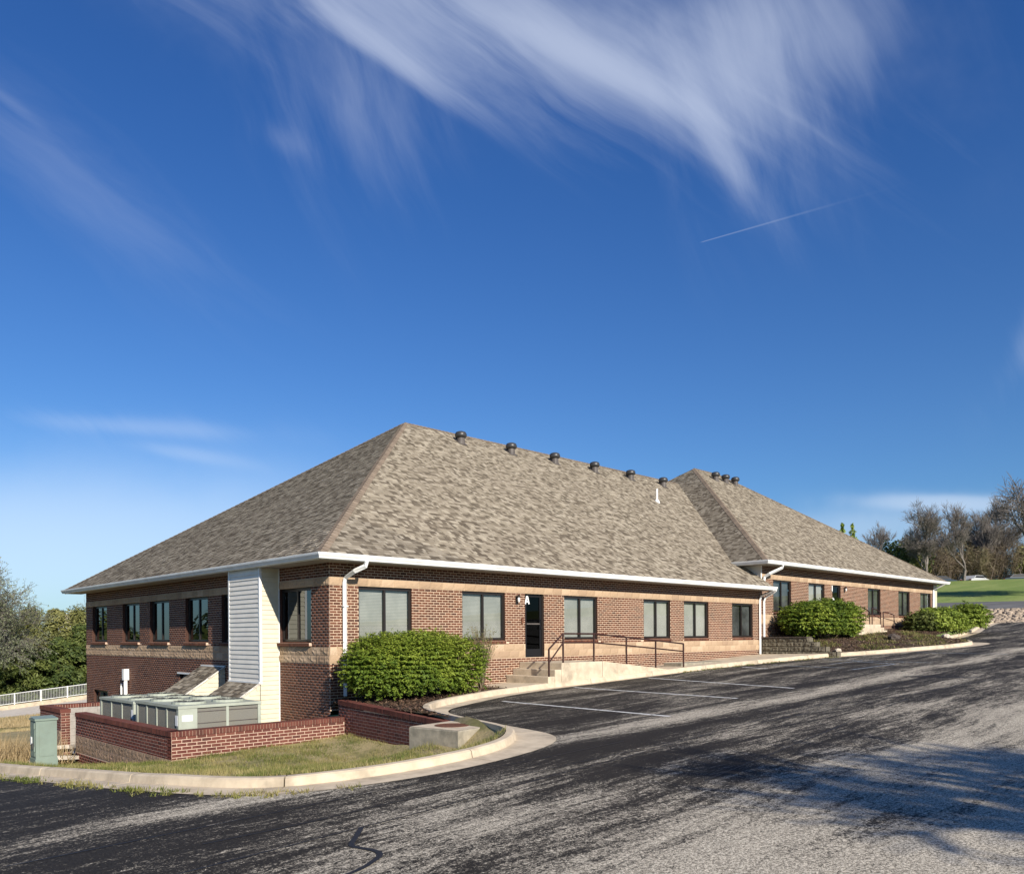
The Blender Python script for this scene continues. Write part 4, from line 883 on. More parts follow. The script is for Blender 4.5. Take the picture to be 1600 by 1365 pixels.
b = MB(); b.box(x2a, X2E + EV, -EV + .001, -EV + .02, zs2 - .01, zs2 + .14); b.box(x2a + .001, x2a + .02, -EV + .03, 1.2, zs2 - .01, zs2 + .14); b.build('fascia', 'white', B2)
b = MB(); b.poly([(X2 - .004, 0, 2.2), (X2 - .004, 0, zs2), (X2 - .004, 2.2, zs2), (X2 - .004, 2.2, 2.2)]); b.build('gable_siding', 'siding_shaded', B2)
b = MB(); b.box(X2 - .03, X2 + .06, -.035, -.006, 2.75, zs2); b.build('corner_trim', 'siding_shaded', B2)
downspout(B2, [(21.75, GY_, 3.60), (21.74, GY_ + .02, 3.48), (21.25, GY_ + .35, 3.22), (21.22, -.12, 3.1), (21.22, -.07, 2.72)], .10)
downspout(B2, [(21.28, -.62, 2.50), (21.28, -.5, 2.42), (21.28, -.12, 2.22), (21.28, -.055, 2.05), (21.28, -.055, -.19)], .085)
downspout(B2, [(X2E - .1, GY_, 3.60), (X2E - .2, -.4, 3.45), (X2E - .25, -.07, 3.25), (X2E - .25, -.05, 1.2)], .085)
for x in (30.85, 31.95, 33.05): vent(B2, x, 8.1, zv(8.1, e2))
b = MB(); b.box(X2E - .1, X2E, 0.3, WID, 0, 3.6); b.box(X2, X2E, WID - .1, WID, 0, 3.6); b.build('rear_wall', 'mortar_dark', B2)

# ---------------- siding chases with clapboards
def clap_mesh():
    V = [(0, 0, 0), (1, 0, 0), (1, 0, 1), (0, 0, 1), (0, -1, 0.04), (1, -1, 0.04), (1, -.25, 1), (0, -.25, 1)]; F = [(4, 5, 6, 7), (0, 1, 5, 4), (1, 2, 6, 5), (2, 3, 7, 6), (3, 0, 4, 7)]
    me = bpy.data.meshes.new('clapboard'); me.from_pydata(V, [], F); me.update(); me.materials.append(M['siding']); return me
CLAP = clap_mesh(); CLAPG = CLAP.copy(); CLAPG.materials.clear(); CLAPG.materials.append(M['siding_shaded'])
def clap_face(parent, O, u, n, L_, z0, z1, exp=.124, top=None, me=None):
    z = z0; u = Vector((*u, 0)); n = Vector((*n, 0))
    while z < z1 - .03:
        h = min(exp, z1 - z); a_, b_ = (0, L_) if top is None else top(z + h)
        if b_ - a_ > .04: place(me or CLAP, frame_mat((*O, 0), u, n, a_, z, b_ - a_, .024, h), 'clapboard', parent)
        z += exp
CX, CY0, CY1 = -.55, 2.5, 4.28
b = MB(); b.box(CX, 0, CY0, CY1, -2.6, 2.487); ch = b.build('siding_chase', 'siding_shaded', B1)
clap_face(ch, (CX, CY0), (1, 0), (0, -1), .55, -1.6, 2.48)
clap_face(ch, (CX, CY1), (0, -1), (-1, 0), CY1 - CY0, -.54, 2.48, me=CLAPG)
for (x, y) in ((CX, CY0), (CX, CY1)):
    b = MB(); b.box(x - .025, x + .04, y - .025 if y == CY0 else y - .04, y + .04 if y == CY0 else y + .025, -.56, 2.486); b.build('corner_trim', 'white', ch)
b = MB(); b.box(-.03, -.004, CY0 - .03, CY0 - .001, -1.6, 2.48); b.build('corner_trim', 'white', ch)
# lean-to covers of the duct runs
def lean(parent, y0, y1, xt, zt, xb, zb):
    d = Vector((xb - xt, 0, zb - zt)); L_ = d.length; v = -d.normalized(); n = Vector((v.z, 0, -v.x)); n = n if n.z > 0 else -n; n = Vector((-abs(n.x), 0, abs(n.z)))
    r_ = roof_face(parent, (xb, y1 + .04, zb), (0, -1, 0), v, n, lambda q: (0, y1 - y0 + .08), L_, nparts=200, seed=9, name='lean_to_roof', exposure=.14)
    b = MB(); b.poly([(xt, y0, zt - .02), (xb, y0, zb - .02), (xb, y0, zb - .8), (xt, y0, zb - .8)]); b.poly([(xb, y0, zb - .03), (xb, y1, zb - .03), (xb, y1, zb - .8), (xb, y0, zb - .8)])
    b.build('lean_to_side', 'siding', r_)
    z = zb - .7
    while z < zt - .05:
        f = 1.0 if z + .12 < zb else max(0, (zt - z - .13) / (zt - zb)); L__ = (xt - xb) * f
        if L__ > .05: place(CLAP, frame_mat((xt - L__, y0 - .002, 0), Vector((1, 0, 0)), Vector((0, -1, 0)), 0, z, L__, .016, .12), 'clapboard', r_)
        z += .124
    f_ = MB(); f_.obox(Vector(((xt + xb) / 2, y0 - .015, (zt + zb) / 2)), d.normalized(), Vector((0, 1, 0)), n, L_ / 2 + .02, .02, .02); f_.build('rake_trim', 'siding_shaded', r_)
    b = MB(); b.box(xt - .03, xt + .02, y0 - .02, y1 + .02, zt - .01, zt + .03); b.build('flashing', 'white', r_)
lean(B1, CY0 + .0, CY1, CX - .02, -.54, CX - 1.15, -1.27)
lean(B1, 5.75, 7.35, -.02, -.20, -1.95, -1.45)
b = MB(); b.box(X2E, X2E + .72, .9, 2.4, .3, zs2 - .01); ch2 = b.build('siding_chase', 'siding', B2)
clap_face(ch2, (X2E, .9), (1, 0), (0, -1), .72, .6, zs2)
b = MB(); b.box(X2E - .02, X2E + .07, -.03, -.006, 1.0, zs2); b.build('corner_trim', 'white', B2)
b = MB(); b.box(X2E, X2E + .6, -.004, .03, .9, zs2 - .01); b.build('end_siding', 'siding', B2)

# ------------------------------------------------------------------ garden / enclosure walls
def capped_wall(name, label, O, u, n, L_, zb, zt, thick, bands, nparts=300, ztop=None, back='brick', z0=None, cat='wall', stones=STONES_W, ends=(0, 1)):
    top = ztop or (lambda s: zt); t = empty(name, (O[0], O[1], zb), label, cat)
    u3 = Vector((*u, 0)); n3 = Vector((*n, 0)); O3 = Vector((*O, 0)); P = lambda s, z, d: O3 + u3 * s - n3 * d + Vector((0, 0, z))
    cap = .105; body = MB()
    zc = lambda s: top(s) - cap
    for pts in ([P(0, zb, thick), P(L_, zb, thick), P(L_, zc(L_), thick), P(0, zc(0), thick)][::-1], [P(0, zb, .001), P(0, zb, thick), P(0, zc(0), thick), P(0, zc(0), .001)], [P(L_, zb, .001), P(L_, zc(L_), .001), P(L_, zc(L_), thick), P(L_, zb, thick)]): body.poly(pts)
    body.build('wall_back', 'block' if back == 'block' else 'mortar_dark', t)
    c = wall(t, O, u, n, L_, zb, zc(0), z0 if z0 is not None else zc(0), [], bands, nparts, ztop=zc, stones=stones, mortar='mortar_dark', smort='mortar_dark', stone_proud=.02, bmx=BRICKR, bmat_='brick_red')
    # ends in brick
    for e_, (s_, uu, nn) in enumerate(((0, n3, -u3), (L_, -n3, u3))):
        if e_ not in ends: continue
        mws = []; k = 0; z = zb
        ztl = zc(s_); k = int((ztl - zb) / .0693)
        for q in range(k):
            za = ztl - (q + 1) * .0693 + .005
            if za < zb: break
            org = P(s_, 0, 0) if s_ == 0 else P(s_, 0, 0)
            dirn = -n3
            for (a_, b_) in (((0.004, thick - .004),) if q % 2 else ((.004, thick / 2 - .004), (thick / 2 + .004, thick - .004))):
                uu3 = dirn if s_ != 0 else dirn
                mw = Matrix(((dirn.x * (b_ - a_), -nn.x * .009, 0, org.x + dirn.x * a_), (dirn.y * (b_ - a_), -nn.y * .009, 0, org.y + dirn.y * a_), (0, 0, .0593, za), (0, 0, 0, 1))); mws.append(mw)
        joined(BRICKR, mws, 'end_brickwork', 'brick_red', t, kind='stuff')
    # rowlock cap
    ns = int(round(L_ / .0693)); st = L_ / ns; cb = MB(); mp = MB()
    for q in range(ns):
        s_ = (q + .5) * st; z_ = top(s_) - cap / 2 + .002; zz0 = top(q * st); zz1 = top((q + 1) * st)
        d_ = Vector((u3.x, u3.y, (zz1 - zz0) / st)).normalized()
        if q < 0: pass
        cb.obox(P(s_, z_, thick / 2), d_, n3, Vector((0, 0, 1)), st / 2 - .005, thick / 2 + .02, cap / 2, random.random() or .01)
    for pts in ([P(0, zc(0), -.008), P(L_, zc(L_), -.008), P(L_, top(L_) - .008, -.008), P(0, top(0) - .008, -.008)], [P(0, top(0) - .008, -.008), P(L_, top(L_) - .008, -.008), P(L_, top(L_) - .008, thick + .008), P(0, top(0) - .008, thick + .008)], [P(L_, zc(L_), thick + .008), P(0, zc(0), thick + .008), P(0, top(0) - .008, thick + .008), P(L_, top(L_) - .008, thick + .008)]): mp.poly(pts)
    cc = cb.build('rowlock_cap', 'brick_red', t, kind='stuff'); mp.build('cap_mortar', 'mortar_dark', t)
    return t
ZT = -1.2
zt_c = ZT - .105
capped_wall('enclosure_front_wall', 'low red brick garden wall with a rowlock cap along the dry lawn, in front of the air conditioners', (-4.25, -1.04), (1, 0), (0, -1), 3.98, -1.97, ZT, .22, [(-2.30, -1.764, 2)], 300, ends=())
capped_wall('enclosure_side_wall', 'long brick garden wall with a weathered double stone course running back from the lawn corner', (-4.25, 5.05), (0, -1), (-1, 0), 6.088, -2.75, ZT, .22, [(-2.17, -1.764, 2)], 300, ends=(0,))
capped_wall('enclosure_pier_wall', 'short brick wall end with stone courses beside the green utility cabinet', (-4.25, 8.25), (0, -1), (-1, 0), 1.95, -2.95, ZT, .22, [(-2.17, -1.764, 2)], 300, ends=(1,))
tb = capped_wall('enclosure_back_wall', 'brick wall with grey block inner face behind the air conditioners', (-.02, 8.25), (-1, 0), (0, 1), 4.0, -2.95, ZT, .22, [], 0, back='block', ends=())
# grey blocks on the inner face of the back wall
bm = unitbox('block', 'block', bev=.015)
for r_ in range(7):
    for q in range(11):
        s_ = q * .4 - (.2 if r_ % 2 else 0); lo, hi = max(s_, 0), min(s_ + .392, 3.98)
        if hi - lo > .05: place(bm, frame_mat((-4.02, 8.03, 0), Vector((1, 0, 0)), Vector((0, -1, 0)), lo, ZT - .105 - (r_ + 1) * .2 + .004, hi - lo, .012, .192), 'block', tb)
ra, rb_ = Vector((-.22, -.72, 0)), Vector((-.86, -5.5, 0)); ru = (rb_ - ra); rl_ = ru.length; ru.normalize(); ru2 = -ru; rn = Vector((ru.y, -ru.x, 0)); rn = rn if rn.x < 0 else -rn
capped_wall('sloping_retaining_wall', 'sloping red brick retaining wall running from the building corner down to the concrete drain box', (ra.x, ra.y), (ru.x, ru.y), (rn.x, rn.y), rl_, -1.95, -.83, .22, [], 300, ztop=lambda s: -.83 - .125 * s / rl_, z0=-.935)
sheet('enclosure_floor', [(-4.05, -.82), (0, -.82), (0, 8.03), (-4.05, 8.03)], lambda x, y: -2.35 + 0 * x, 2.0, 'block', kind='structure')

# ------------------------------------------------------------------ air conditioners
def hvac(x0, x1, y0, y1, zt, h, label, nf, nl):
    t = empty('condenser_unit', ((x0 + x1) / 2, (y0 + y1) / 2, zt - h), label, 'air conditioner', 'air conditioners inside the brick enclosure'); zb = zt - h
    b = MB(); b.box(x0 + .03, x1 - .03, y0 + .03, y1 - .03, zb + .08, zt - .05); b.build('housing', 'coil', t)
    b = MB(); b.box(x0 - .015, x1 + .015, y0 - .015, y1 + .015, zt - .06, zt); b.build('top_panel', 'hvac', t)
    b = MB(); b.box(x0, x1, y0, y1, zb, zb + .1); b.build('base_pan', 'hvac', t)
    # posts and access panel
    def post(xa, xb_, ya, yb_): b = MB(); b.box(xa, xb_, ya, yb_, zb + .1, zt - .06); b.build('corner_post', 'hvac', t)
    b = MB(); b.box(x0 - .004, x0 + .40, y0 - .004, y0 + .1, zb + .1, zt - .06); ap = b.build('access_panel', 'hvac', t)
    b = MB(); b.box(x0 + .07, x0 + .30, y0 - .008, y0 - .004, zt - .33, zt - .20); b.build('label_plate', 'paper', ap)
    b = MB(); b.box(x0 - .008, x0 - .004, y0 + .03, y0 + .16, zt - .42, zt - .20); b.build('label_plate', 'paper', ap)
    post(x1 - .07, x1, y0, y0 + .07); post(x0, x0 + .06, y1 - .06, y1); post(x1 - .06, x1, y1 - .06, y1)
    w_ = (x1 - .07 - x0 - .40) / nf
    for k in range(nf):
        a_ = x0 + .40 + k * w_
        b = MB(); b.box(a_ + .01, a_ + w_ - .05, y0 + .018, y0 + .024, zb + .13, zt - .09); b.build('coil_panel', 'coil', t)
        if k: b = MB(); b.box(a_ - .05, a_ + .01, y0, y0 + .03, zb + .1, zt - .06); b.build('mullion_post', 'hvac', t)
    l_ = (y1 - y0 - .16) / nl
    for k in range(nl):
        a_ = y0 + .1 + k * l_; b = MB(); b.box(x0 + .018, x0 + .024, a_ + .02, a_ + l_ - .05, zb + .13, zt - .09); b.build('coil_panel', 'coil', t)
        b = MB(); b.box(x0, x0 + .03, a_ + l_ - .05, a_ + l_ + .0, zb + .1, zt - .06); b.build('mullion_post', 'hvac', t)
    for k in range(5): b = MB(); b.box(x0 + .40, x1 - .07, y0 + .004, y0 + .010, zb + .2 + k * (zt - zb - .35) / 4, zb + .215 + k * (zt - zb - .35) / 4); b.build('guard_wire', 'vent_neck', t)
    b = MB(); b.tube([(x0 + .2, y0 - .01, zb + .3), (x0 + .2, y0 - .12, zb + .3), (x0 + .2, y0 - .12, zb)], .03, 8); b.build('conduit', 'vent_neck', t)
    nfans = max(1, int((y1 - y0) / 1.0))
    for k in range(nfans):
        for fx in ((x0 + x1) / 2 - .45, (x0 + x1) / 2 + .45):
            cy_ = y0 + (k + .5) * (y1 - y0) / nfans; b = MB(); b.lathe([(.36, -.005), (.36, .045), (.33, .05), (.31, .02), (.05, .015)], (fx, cy_, zt), 20); f_ = b.build('fan_ring', 'hvac', t)
            g_ = MB()
            for q in range(8): a_ = q * math.pi / 8; g_.tube([(fx - .33 * math.cos(a_), cy_ - .33 * math.sin(a_), zt + .05), (fx + .33 * math.cos(a_), cy_ + .33 * math.sin(a_), zt + .05)], .005, 3, False)
            g_.build('fan_guard', 'vent', f_)
    return t
hvac(-3.74, -1.88, -.12, 2.35, -.78, 1.35, 'nearer large pale green air conditioner with two grey coil panels facing the lawn', 2, 4)
hvac(-3.52, -1.7, 3.12, 5.55, -.87, 1.3, 'farther pale green air conditioner behind the first, nearest the utility cabinet', 2, 3)

# ------------------------------------------------------------------ drain box
t = empty('storm_drain_box', (-1.4, -6.2, -1.25), 'concrete storm drain box with a round rusty manhole lid', 'drain box')
def quadprism(pts, z0, z1, name, m, parent, inset=0.0):
    c = np.mean(pts, 0); b = MB(); top = [(p[0], p[1], z1 - .02) for p in pts]; bot = [(p[0], p[1], z0) for p in pts]; tp = [(c[0] + (p[0] - c[0]) * .975, c[1] + (p[1] - c[1]) * .975, z1) for p in pts]; n_ = len(pts)
    for i in range(n_): j = (i + 1) % n_; b.poly([bot[i], bot[j], top[j], top[i]]); b.poly([top[i], top[j], tp[j], tp[i]])
    b.poly(tp); return b.build(name, m, parent)
boxp = [(-1.97, -5.78), (-1.82, -6.92), (-.98, -6.78), (-.86, -5.6)]
quadprism(boxp, -1.55, -.925, 'drain_box_body', 'concrete_dirty', t)
b = MB(); c_ = np.mean(boxp, 0); b.poly([(c_[0] + (p[0] - c_[0]) * .97, c_[1] + (p[1] - c_[1]) * .97, -.921) for p in boxp]); b.build('drain_box_top', 'concrete', t)
b = MB(); b.lathe([(.31, -.02), (.31, .006), (.27, .01), (.27, .004), (.02, .006)], (-1.36, -6.22, -.92), 24); b.build('manhole_lid', 'rust', t)

# ------------------------------------------------------------------ green utility cabinet
def cabinet():
    t = empty('utility_cabinet', (-5.98, 1.05, -1.98), 'green metal utility cabinet standing in dry grass beside the brick wall end', 'utility cabinet'); x0, x1, y0, y1, zb, zt = -6.17, -5.79, .86, 1.24, -1.98, -.93
    b = MB(); b.box(x0, x1, y0, y1, zb + .25, zt - .04); b.build('cabinet_body', 'utility', t)
    b = MB(); b.box(x0 - .02, x1 + .02, y0 - .02, y1 + .02, zt - .04, zt); b.poly([(x0 - .02, y0 - .02, zt + .001), (x1 + .02, y0 - .02, zt + .001), (x1 + .02, y1 + .02, zt + .03), (x0 - .02, y1 + .02, zt + .03)]); b.build('cabinet_lid', 'utility', t)
    b = MB(); b.box(x0 - .012, x1 + .012, y0 - .012, y1 + .012, zb, zb + .25); b.build('cabinet_skirt', 'utility', t)
    b = MB(); b.box(x0 - .012, x0 - .002, y0 + .04, y1 - .04, zb + .3, zt - .08); d_ = b.build('cabinet_door', 'utility', t)
    b = MB(); b.box(x0 - .022, x0 - .012, y0 + .22, y0 + .31, zb + .52, zb + .68); b.build('warning_label', 'paper', d_)
    b = MB(); b.box(x0 - .04, x0 - .012, y0 + .12, y0 + .17, zb + .45, zb + .56); b.build('latch', 'vent', d_)
    b = MB(); b.box(x0 + .06, x1 - .06, y0 - .01, y0 - .002, zb + .3, zt - .1); b.build('side_panel', 'utility', t)
    for z_ in (zb + .4, zt - .2): b = MB(); b.tube([(x0 - .015, y0 + .03, z_), (x0 - .015, y0 + .03, z_ + .1)], .012, 6); b.build('hinge', 'utility', t)
cabinet()
# broken white splash blocks in the wall gap
for k, (x, y, z, a_, l_, tl) in enumerate([(-4.70, 4.8, -2.30, .4, .42, .12), (-5.0, 4.9, -2.34, -.3, .36, -.08), (-4.55, 5.2, -2.14, 1.2, .30, .25)]):
    g = random.Random(k); b = MB(); pts = [(-l_, -.2), (-.1, -.26), (l_, -.17), (l_ * .9, .2), (0, .25), (-l_ * .92, .18)]; h = .09
    rot = Matrix.Rotation(a_, 4, 'Z') @ Matrix.Rotation(tl, 4, 'Y'); P3 = [rot @ Vector((p[0], p[1], 0)) + Vector((x, y, z)) for p in pts]; Q3 = [p + Vector((0, 0, h)) for p in P3]
    n_ = len(pts)
    for i in range(n_): b.poly([P3[i], P3[(i + 1) % n_], Q3[(i + 1) % n_], Q3[i]])
    b.poly(Q3); b.poly(P3[::-1]); o = b.build('concrete_slab', 'pvc' if False else 'concrete_pale', None); o['label'] = ['tilted broken pale slab lowest of the pile in the brick wall gap', 'flat broken pale slab leftmost of the pile in the brick wall gap', 'small broken pale slab topmost of the pile in the brick wall gap'][k]; o['category'] = 'slab'; o['group'] = 'broken slabs in the wall gap'

# ------------------------------------------------------------------ entrance stairs, ramp and rails of door A
st = empty('entrance_stairs', (6.8, -.9, -.6), 'concrete entrance steps with a ramp leading up to door A', 'stairs')
YS = -1.72
def slab(parent, x0, x1, y0, y1, z0, z1, name, m='concrete'):
    b = MB(); b.box(x0, x1, y0, y1, z0, z1); o = b.build(name, m, parent); bv = o.modifiers.new('edge', 'BEVEL'); bv.width = .012; bv.segments = 2; return o
slab(st, 6.52, 8.35, YS, -.012, -.9, -.125, 'landing'); slab(st, 6.24, 6.515, YS + .005, -.014, -.9, -.315, 'step'); slab(st, 5.96, 6.235, YS + .01, -.016, -.9, -.50, 'step')
b = MB(); x0, x1 = 8.355, 11.7; za, zb_ = -.125, -.46; n_ = 10
for (y) in (YS, ): b.poly([(x0, y, -1), (x1, y, -1), (x1, y, zb_ - .02), (x0, y, za)])
b.poly([(x0, YS, za), (x1, YS, zb_ - .02), (x1, -.9, zb_ - .02), (x0, -.9, za)]); b.poly([(x1, YS, zb_ - .02), (x1, YS, -1), (x1, -.9, -1), (x1, -.9, zb_ - .02)]); b.poly([(x1, -.9, -1), (x0, -.9, -1), (x0, -.9, za), (x1, -.9, zb_ - .02)])
b.build('ramp', 'concrete', st)
slab(st, 8.352, 12.7, -.885, -.015, -1.0, -.36, 'inner_walk') if False else None
b = MB(); b.poly([(8.355, -.9, -.125), (11.7, -.9, -.48), (11.7, -.015, -.46), (8.355, -.015, -.125)]); b.build('ramp_inner', 'concrete', st)
r_s = slab(None, 13.1, 16.2, -1.35, -.6, -.9, -.33, 'concrete_step', 'concrete_dirty'); r_s['label'] = 'long low stained concrete slab lying on the walk at the foot of the ramp'; r_s['category'] = 'slab'
def tubes(parent, name, runs, rad=.021, m='rail', n=8):
    for run in runs: b = MB(); b.tube(run, rad, n); b.build(name, m, parent, smooth=False)
hr = empty('handrail', (6.8, -1.66, -.2), 'long brown pipe handrail along the steps and ramp at door A', 'handrail'); yr_ = YS + .06
PT = [(6.05, -.62, .27), (6.65, -.13, .71), (8.02, -.13, .70), (9.6, -.26, .59), (11.15, -.42, .475), (12.75, -.5, .35)]
for (x, z0, z1) in PT: tubes(hr, 'post', [[(x, yr_, z0 - .05), (x, yr_, z1)]], .028)
tubes(hr, 'rail', [[(x, yr_, z1) for (x, z0, z1) in PT]], .026); tubes(hr, 'mid_rail', [[(x, yr_, z1 - .26 - (.0 if k else .12)) for k, (x, z0, z1) in enumerate(PT)]], .023)

# stairs and rails of the second building
s2 = empty('uphill_stairs', (29, -.8, .5), 'small concrete landing and steps at the farther building door', 'stairs')
slab(s2, 27.6, 30.2, -1.5, -.014, .2, 1.09, 'landing'); slab(s2, 30.21, 30.6, -1.5, -.014, .2, .94, 'step'); slab(s2, 30.61, 31.0, -1.5, -.014, .2, .8, 'step')
slab(s2, 31.01, 35.5, -1.5, -.014, .2, .70, 'walk_slab')
for k, (xa_, y, za_, xb_, zb_, lab, e0, e1) in enumerate([(27.9, -1.45, 1.93, 28.95, 1.68, 'first brown step rail at the farther door, beside the round bush', 1.0, .72), (29.25, -1.45, 1.88, 30.3, 1.68, 'middle brown step rail at the farther door', 1.05, .8), (30.75, -1.4, 1.72, 32.15, 1.58, 'lowest brown step rail at the farther door, nearest the corner windows', .85, .70)]):
    h2 = empty('step_rail', (xa_, y, e0), lab, 'handrail', 'step rails at the farther door')
    tubes(h2, 'post', [[(xa_, y, e0 - .1), (xa_, y, za_)]], .024); tubes(h2, 'post', [[(xb_, y, e1 - .1), (xb_, y, zb_)]], .024); tubes(h2, 'rail', [[(xa_, y, za_), ((xa_ + xb_) / 2, y, (za_ + zb_) / 2 + .03), (xb_, y, zb_)]], .024); tubes(h2, 'mid_rail', [[(xa_, y, za_ - .3), (xb_, y, zb_ - .3)]], .02)

# stone retaining wall stepping down beside the downspouts
t = empty('stone_retaining_wall', (21.15, -1.4, -.3), 'dark weathered stone retaining wall beside the white downspouts', 'wall')
g = random.Random(4); DS = [rockface('stone', 'dark_stone', 30 + s, 5, 4, .6) for s in range(5)]
Y0r = -.12; rows = [(-.28, .21, 3.2), (-.07, .2, 2.75), (.13, .19, 2.35), (.32, .17, 2.05)]
b = MB(); 
for (z_, h_, ln) in rows: b.box(21.0, 21.35, Y0r - ln, Y0r, z_, z_ + h_ - .005)
b.build('wall_core', 'rock_dark', t)
for (z_, h_, ln) in rows:
    s = 0.0
    while s < ln - .05:
        wv = g.uniform(.25, .5); wv = min(wv, ln - s); place(DS[g.randrange(5)], frame_mat((21.0, Y0r, 0), Vector((0, -1, 0)), Vector((-1, 0, 0)), s + .006, z_ + .006, wv - .012, .07, h_ - .012), 'stone', t); s += wv
    place(DS[g.randrange(5)], frame_mat((21.0, Y0r - ln, 0), Vector((1, 0, 0)), Vector((0, -1, 0)), 0, z_ + .006, .34, .05, h_ - .012), 'stone', t)
b = MB(); b.box(20.92, 21.4, Y0r - 2.0, Y0r, .49, .54); b.build('cap_slab', 'rock_dark', t)
def rock(x, y, z, s, m, label, seed):
    g = np.random.default_rng(seed); bm_ = []; n_ = 10; V = []; F = []; rings = 5
    for j in range(rings + 1):
        ph = math.pi * j / rings
        for i in range(n_): k = 1 + .28 * (g.random() - .5); V.append((s * math.sin(ph) * math.cos(6.283 * i / n_) * 1.3 * k, s * math.sin(ph) * math.sin(6.283 * i / n_) * k, s * .7 * math.cos(ph) * k))
    for j in range(rings):
        for i in range(n_): F.append((j * n_ + i, (j + 1) * n_ + i, (j + 1) * n_ + (i + 1) % n_, j * n_ + (i + 1) % n_))
    o = link('rock', mesh('rock', V, F), m); o.location = (x, y, z); o['label'] = label; o['category'] = 'rock'; o['group'] = 'rocks in the planting bed'
def bz(x, y): return float(BED2(np.array([x]), np.array([y]))[0])
rock(27.3, -3.2, bz(27.3, -3.2) + .1, .26, 'rock_dark', 'dark lumpy rock in the middle of the mulch island', 1); rock(32.0, -3.9, bz(32, -3.9) + .08, .22, 'rock_pale', 'pale rock near the rounded end of the mulch island', 2); rock(21.75, -3.05, bz(21.75, -3.05) + .06, .13, 'rock_pale', 'small white rock at the foot of the stone retaining wall', 3)

# ------------------------------------------------------------------ vegetation
def leaves(P, N, size, seed, elong=1.7, jitter=.7, up=0.0):
    """diamond leaves at P facing roughly N"""
    g = np.random.default_rng(seed); n = len(P); N = N + g.normal(0, jitter, (n, 3)); N[:, 2] += up; N /= np.linalg.norm(N, axis=1)[:, None] + 1e-9
    a_ = np.cross(N, g.normal(0, 1, (n, 3))); a_ /= np.linalg.norm(a_, axis=1)[:, None] + 1e-9; b_ = np.cross(N, a_); s = np.asarray(size) * g.uniform(.6, 1.3, n) if np.ndim(size) == 0 else size * g.uniform(.6, 1.3, n)
    A = a_ * (s * elong)[:, None]; B = b_ * s[:, None]; V = np.stack([P - A, P + B * .6, P + A, P - B * .6], 1).reshape(-1, 3)
    return V, np.arange(n * 4).reshape(-1, 4), g.random(n)
def bush(name, label, c, r, n_sprays, per, size, m, seed, lumps=11, squash=2.7, cat='bush', group=None):
    g = np.random.default_rng(seed); t = empty(name, (c[0], c[1], c[2] - r[2]), label, cat, group); LB = g.normal(0, 1, (lumps, 3)); LB /= np.linalg.norm(LB, axis=1)[:, None]; amp = g.uniform(-.20, .22, lumps)
    th = g.uniform(0, 6.283, n_sprays); zz = g.uniform(-.75, 1, n_sprays); rr = np.sqrt(1 - zz * zz); U = np.stack([rr * np.cos(th), rr * np.sin(th), zz], 1)
    # super-ellipsoid so the sides stay full
    q = np.abs(U) ** squash; rad = q.sum(1) ** (-1 / squash); bumpy = 1 + (np.exp(-((1 - U @ LB.T) / .16)) * amp).sum(1); depth = 1.04 - .34 * g.random(n_sprays) ** 1.5
    S = U * (rad * bumpy * depth)[:, None] * np.where(g.random(n_sprays) < .06, g.uniform(1.04, 1.16, n_sprays), 1.0)[:, None] * np.array(r); Nn = U / np.array(r); Nn /= np.linalg.norm(Nn, axis=1)[:, None]
    # each spray : leaves fanning out along an outward, slightly drooping twig
    tier = size * 4.4; S[:, 2] = S[:, 2] * .35 + .65 * np.round((S[:, 2] + .05 * np.sin(th * 3)) / tier) * tier + g.normal(0, size * .35, n_sprays)
    ax = Nn + g.normal(0, .35, (n_sprays, 3)); ax[:, 2] = ax[:, 2] * .6 + .05; ax /= np.linalg.norm(ax, axis=1)[:, None]; sl = size * 4.2
    tt_ = g.random((n_sprays, per)); side = g.normal(0, 1, (n_sprays, per, 3)); side[..., 2] *= .35
    P = S[:, None] + ax[:, None] * (tt_[..., None] - .35) * sl * 1.6 + side * (size * 1.3) * (1.1 - tt_[..., None] * .6); NL = np.repeat((Nn * .5 + np.array([0, 0, .9]))[:, None], per, 1)
    V, F, rv = leaves(P.reshape(-1, 3) + np.array(c), NL.reshape(-1, 3), size, seed + 1, 1.7, .45); rv = np.clip(np.repeat(g.random(n_sprays), per) * .6 + rv * .4, 0, .999)
    V = V - np.array(parent_world(t)); link('foliage', mesh('foliage', V, F, rv), m, t)
    # inner twigs block the view through
    b = MB(); cc = Vector(c)
    for k in range(26):
        i = g.integers(n_sprays); e = cc + Vector(S[i]) * .85; s0 = Vector((c[0] + g.uniform(-.4, .4) * r[0], c[1] + g.uniform(-.3, .3) * r[1], c[2] - r[2] * .95)); b.tube([s0, (s0 + e) / 2 + Vector((0, 0, .1)), e], [.02, .014, .006], 4, False)
    b.build('stems', 'twig', t)
    ni = n_sprays * 3; U = g.normal(0, 1, (ni, 3)); U /= np.linalg.norm(U, axis=1)[:, None]; P = U * (g.random(ni) ** (1 / 3) * .80)[:, None] * np.array(r) + np.array(c); V, F, rv = leaves(P, U, size * 2.0, seed + 5, 1.4, 1.0)
    link('inner_foliage', mesh('inner_foliage', V - np.array(parent_world(t)), F, rv), m, t)
    return t
bush('round_bush', 'large clipped bright green bush in front of the first window, beside the downspout', (1.48, -1.3, -.04), (1.74, .98, .75), 6800, 12, .024, 'yew', 21)
bush('raised_bush', 'rounded green bush on the raised bed behind the stone retaining wall', (24.3, -1.3, 1.27), (2.6, 1.05, .78), 4200, 11, .038, 'yew', 31)
bush('yellow_bush', 'low wide yellow green bush at the far end of the farther building', (38.9, -1.5, 1.35), (2.4, .9, .52), 1500, 11, .06, 'yew_light', 41)
bush('taller_yellow_bush', 'taller small yellow green bush rightmost beside the building end', (43.2, -1.7, 1.62), (1.5, .8, .62), 900, 11, .06, 'yew_light', 43)
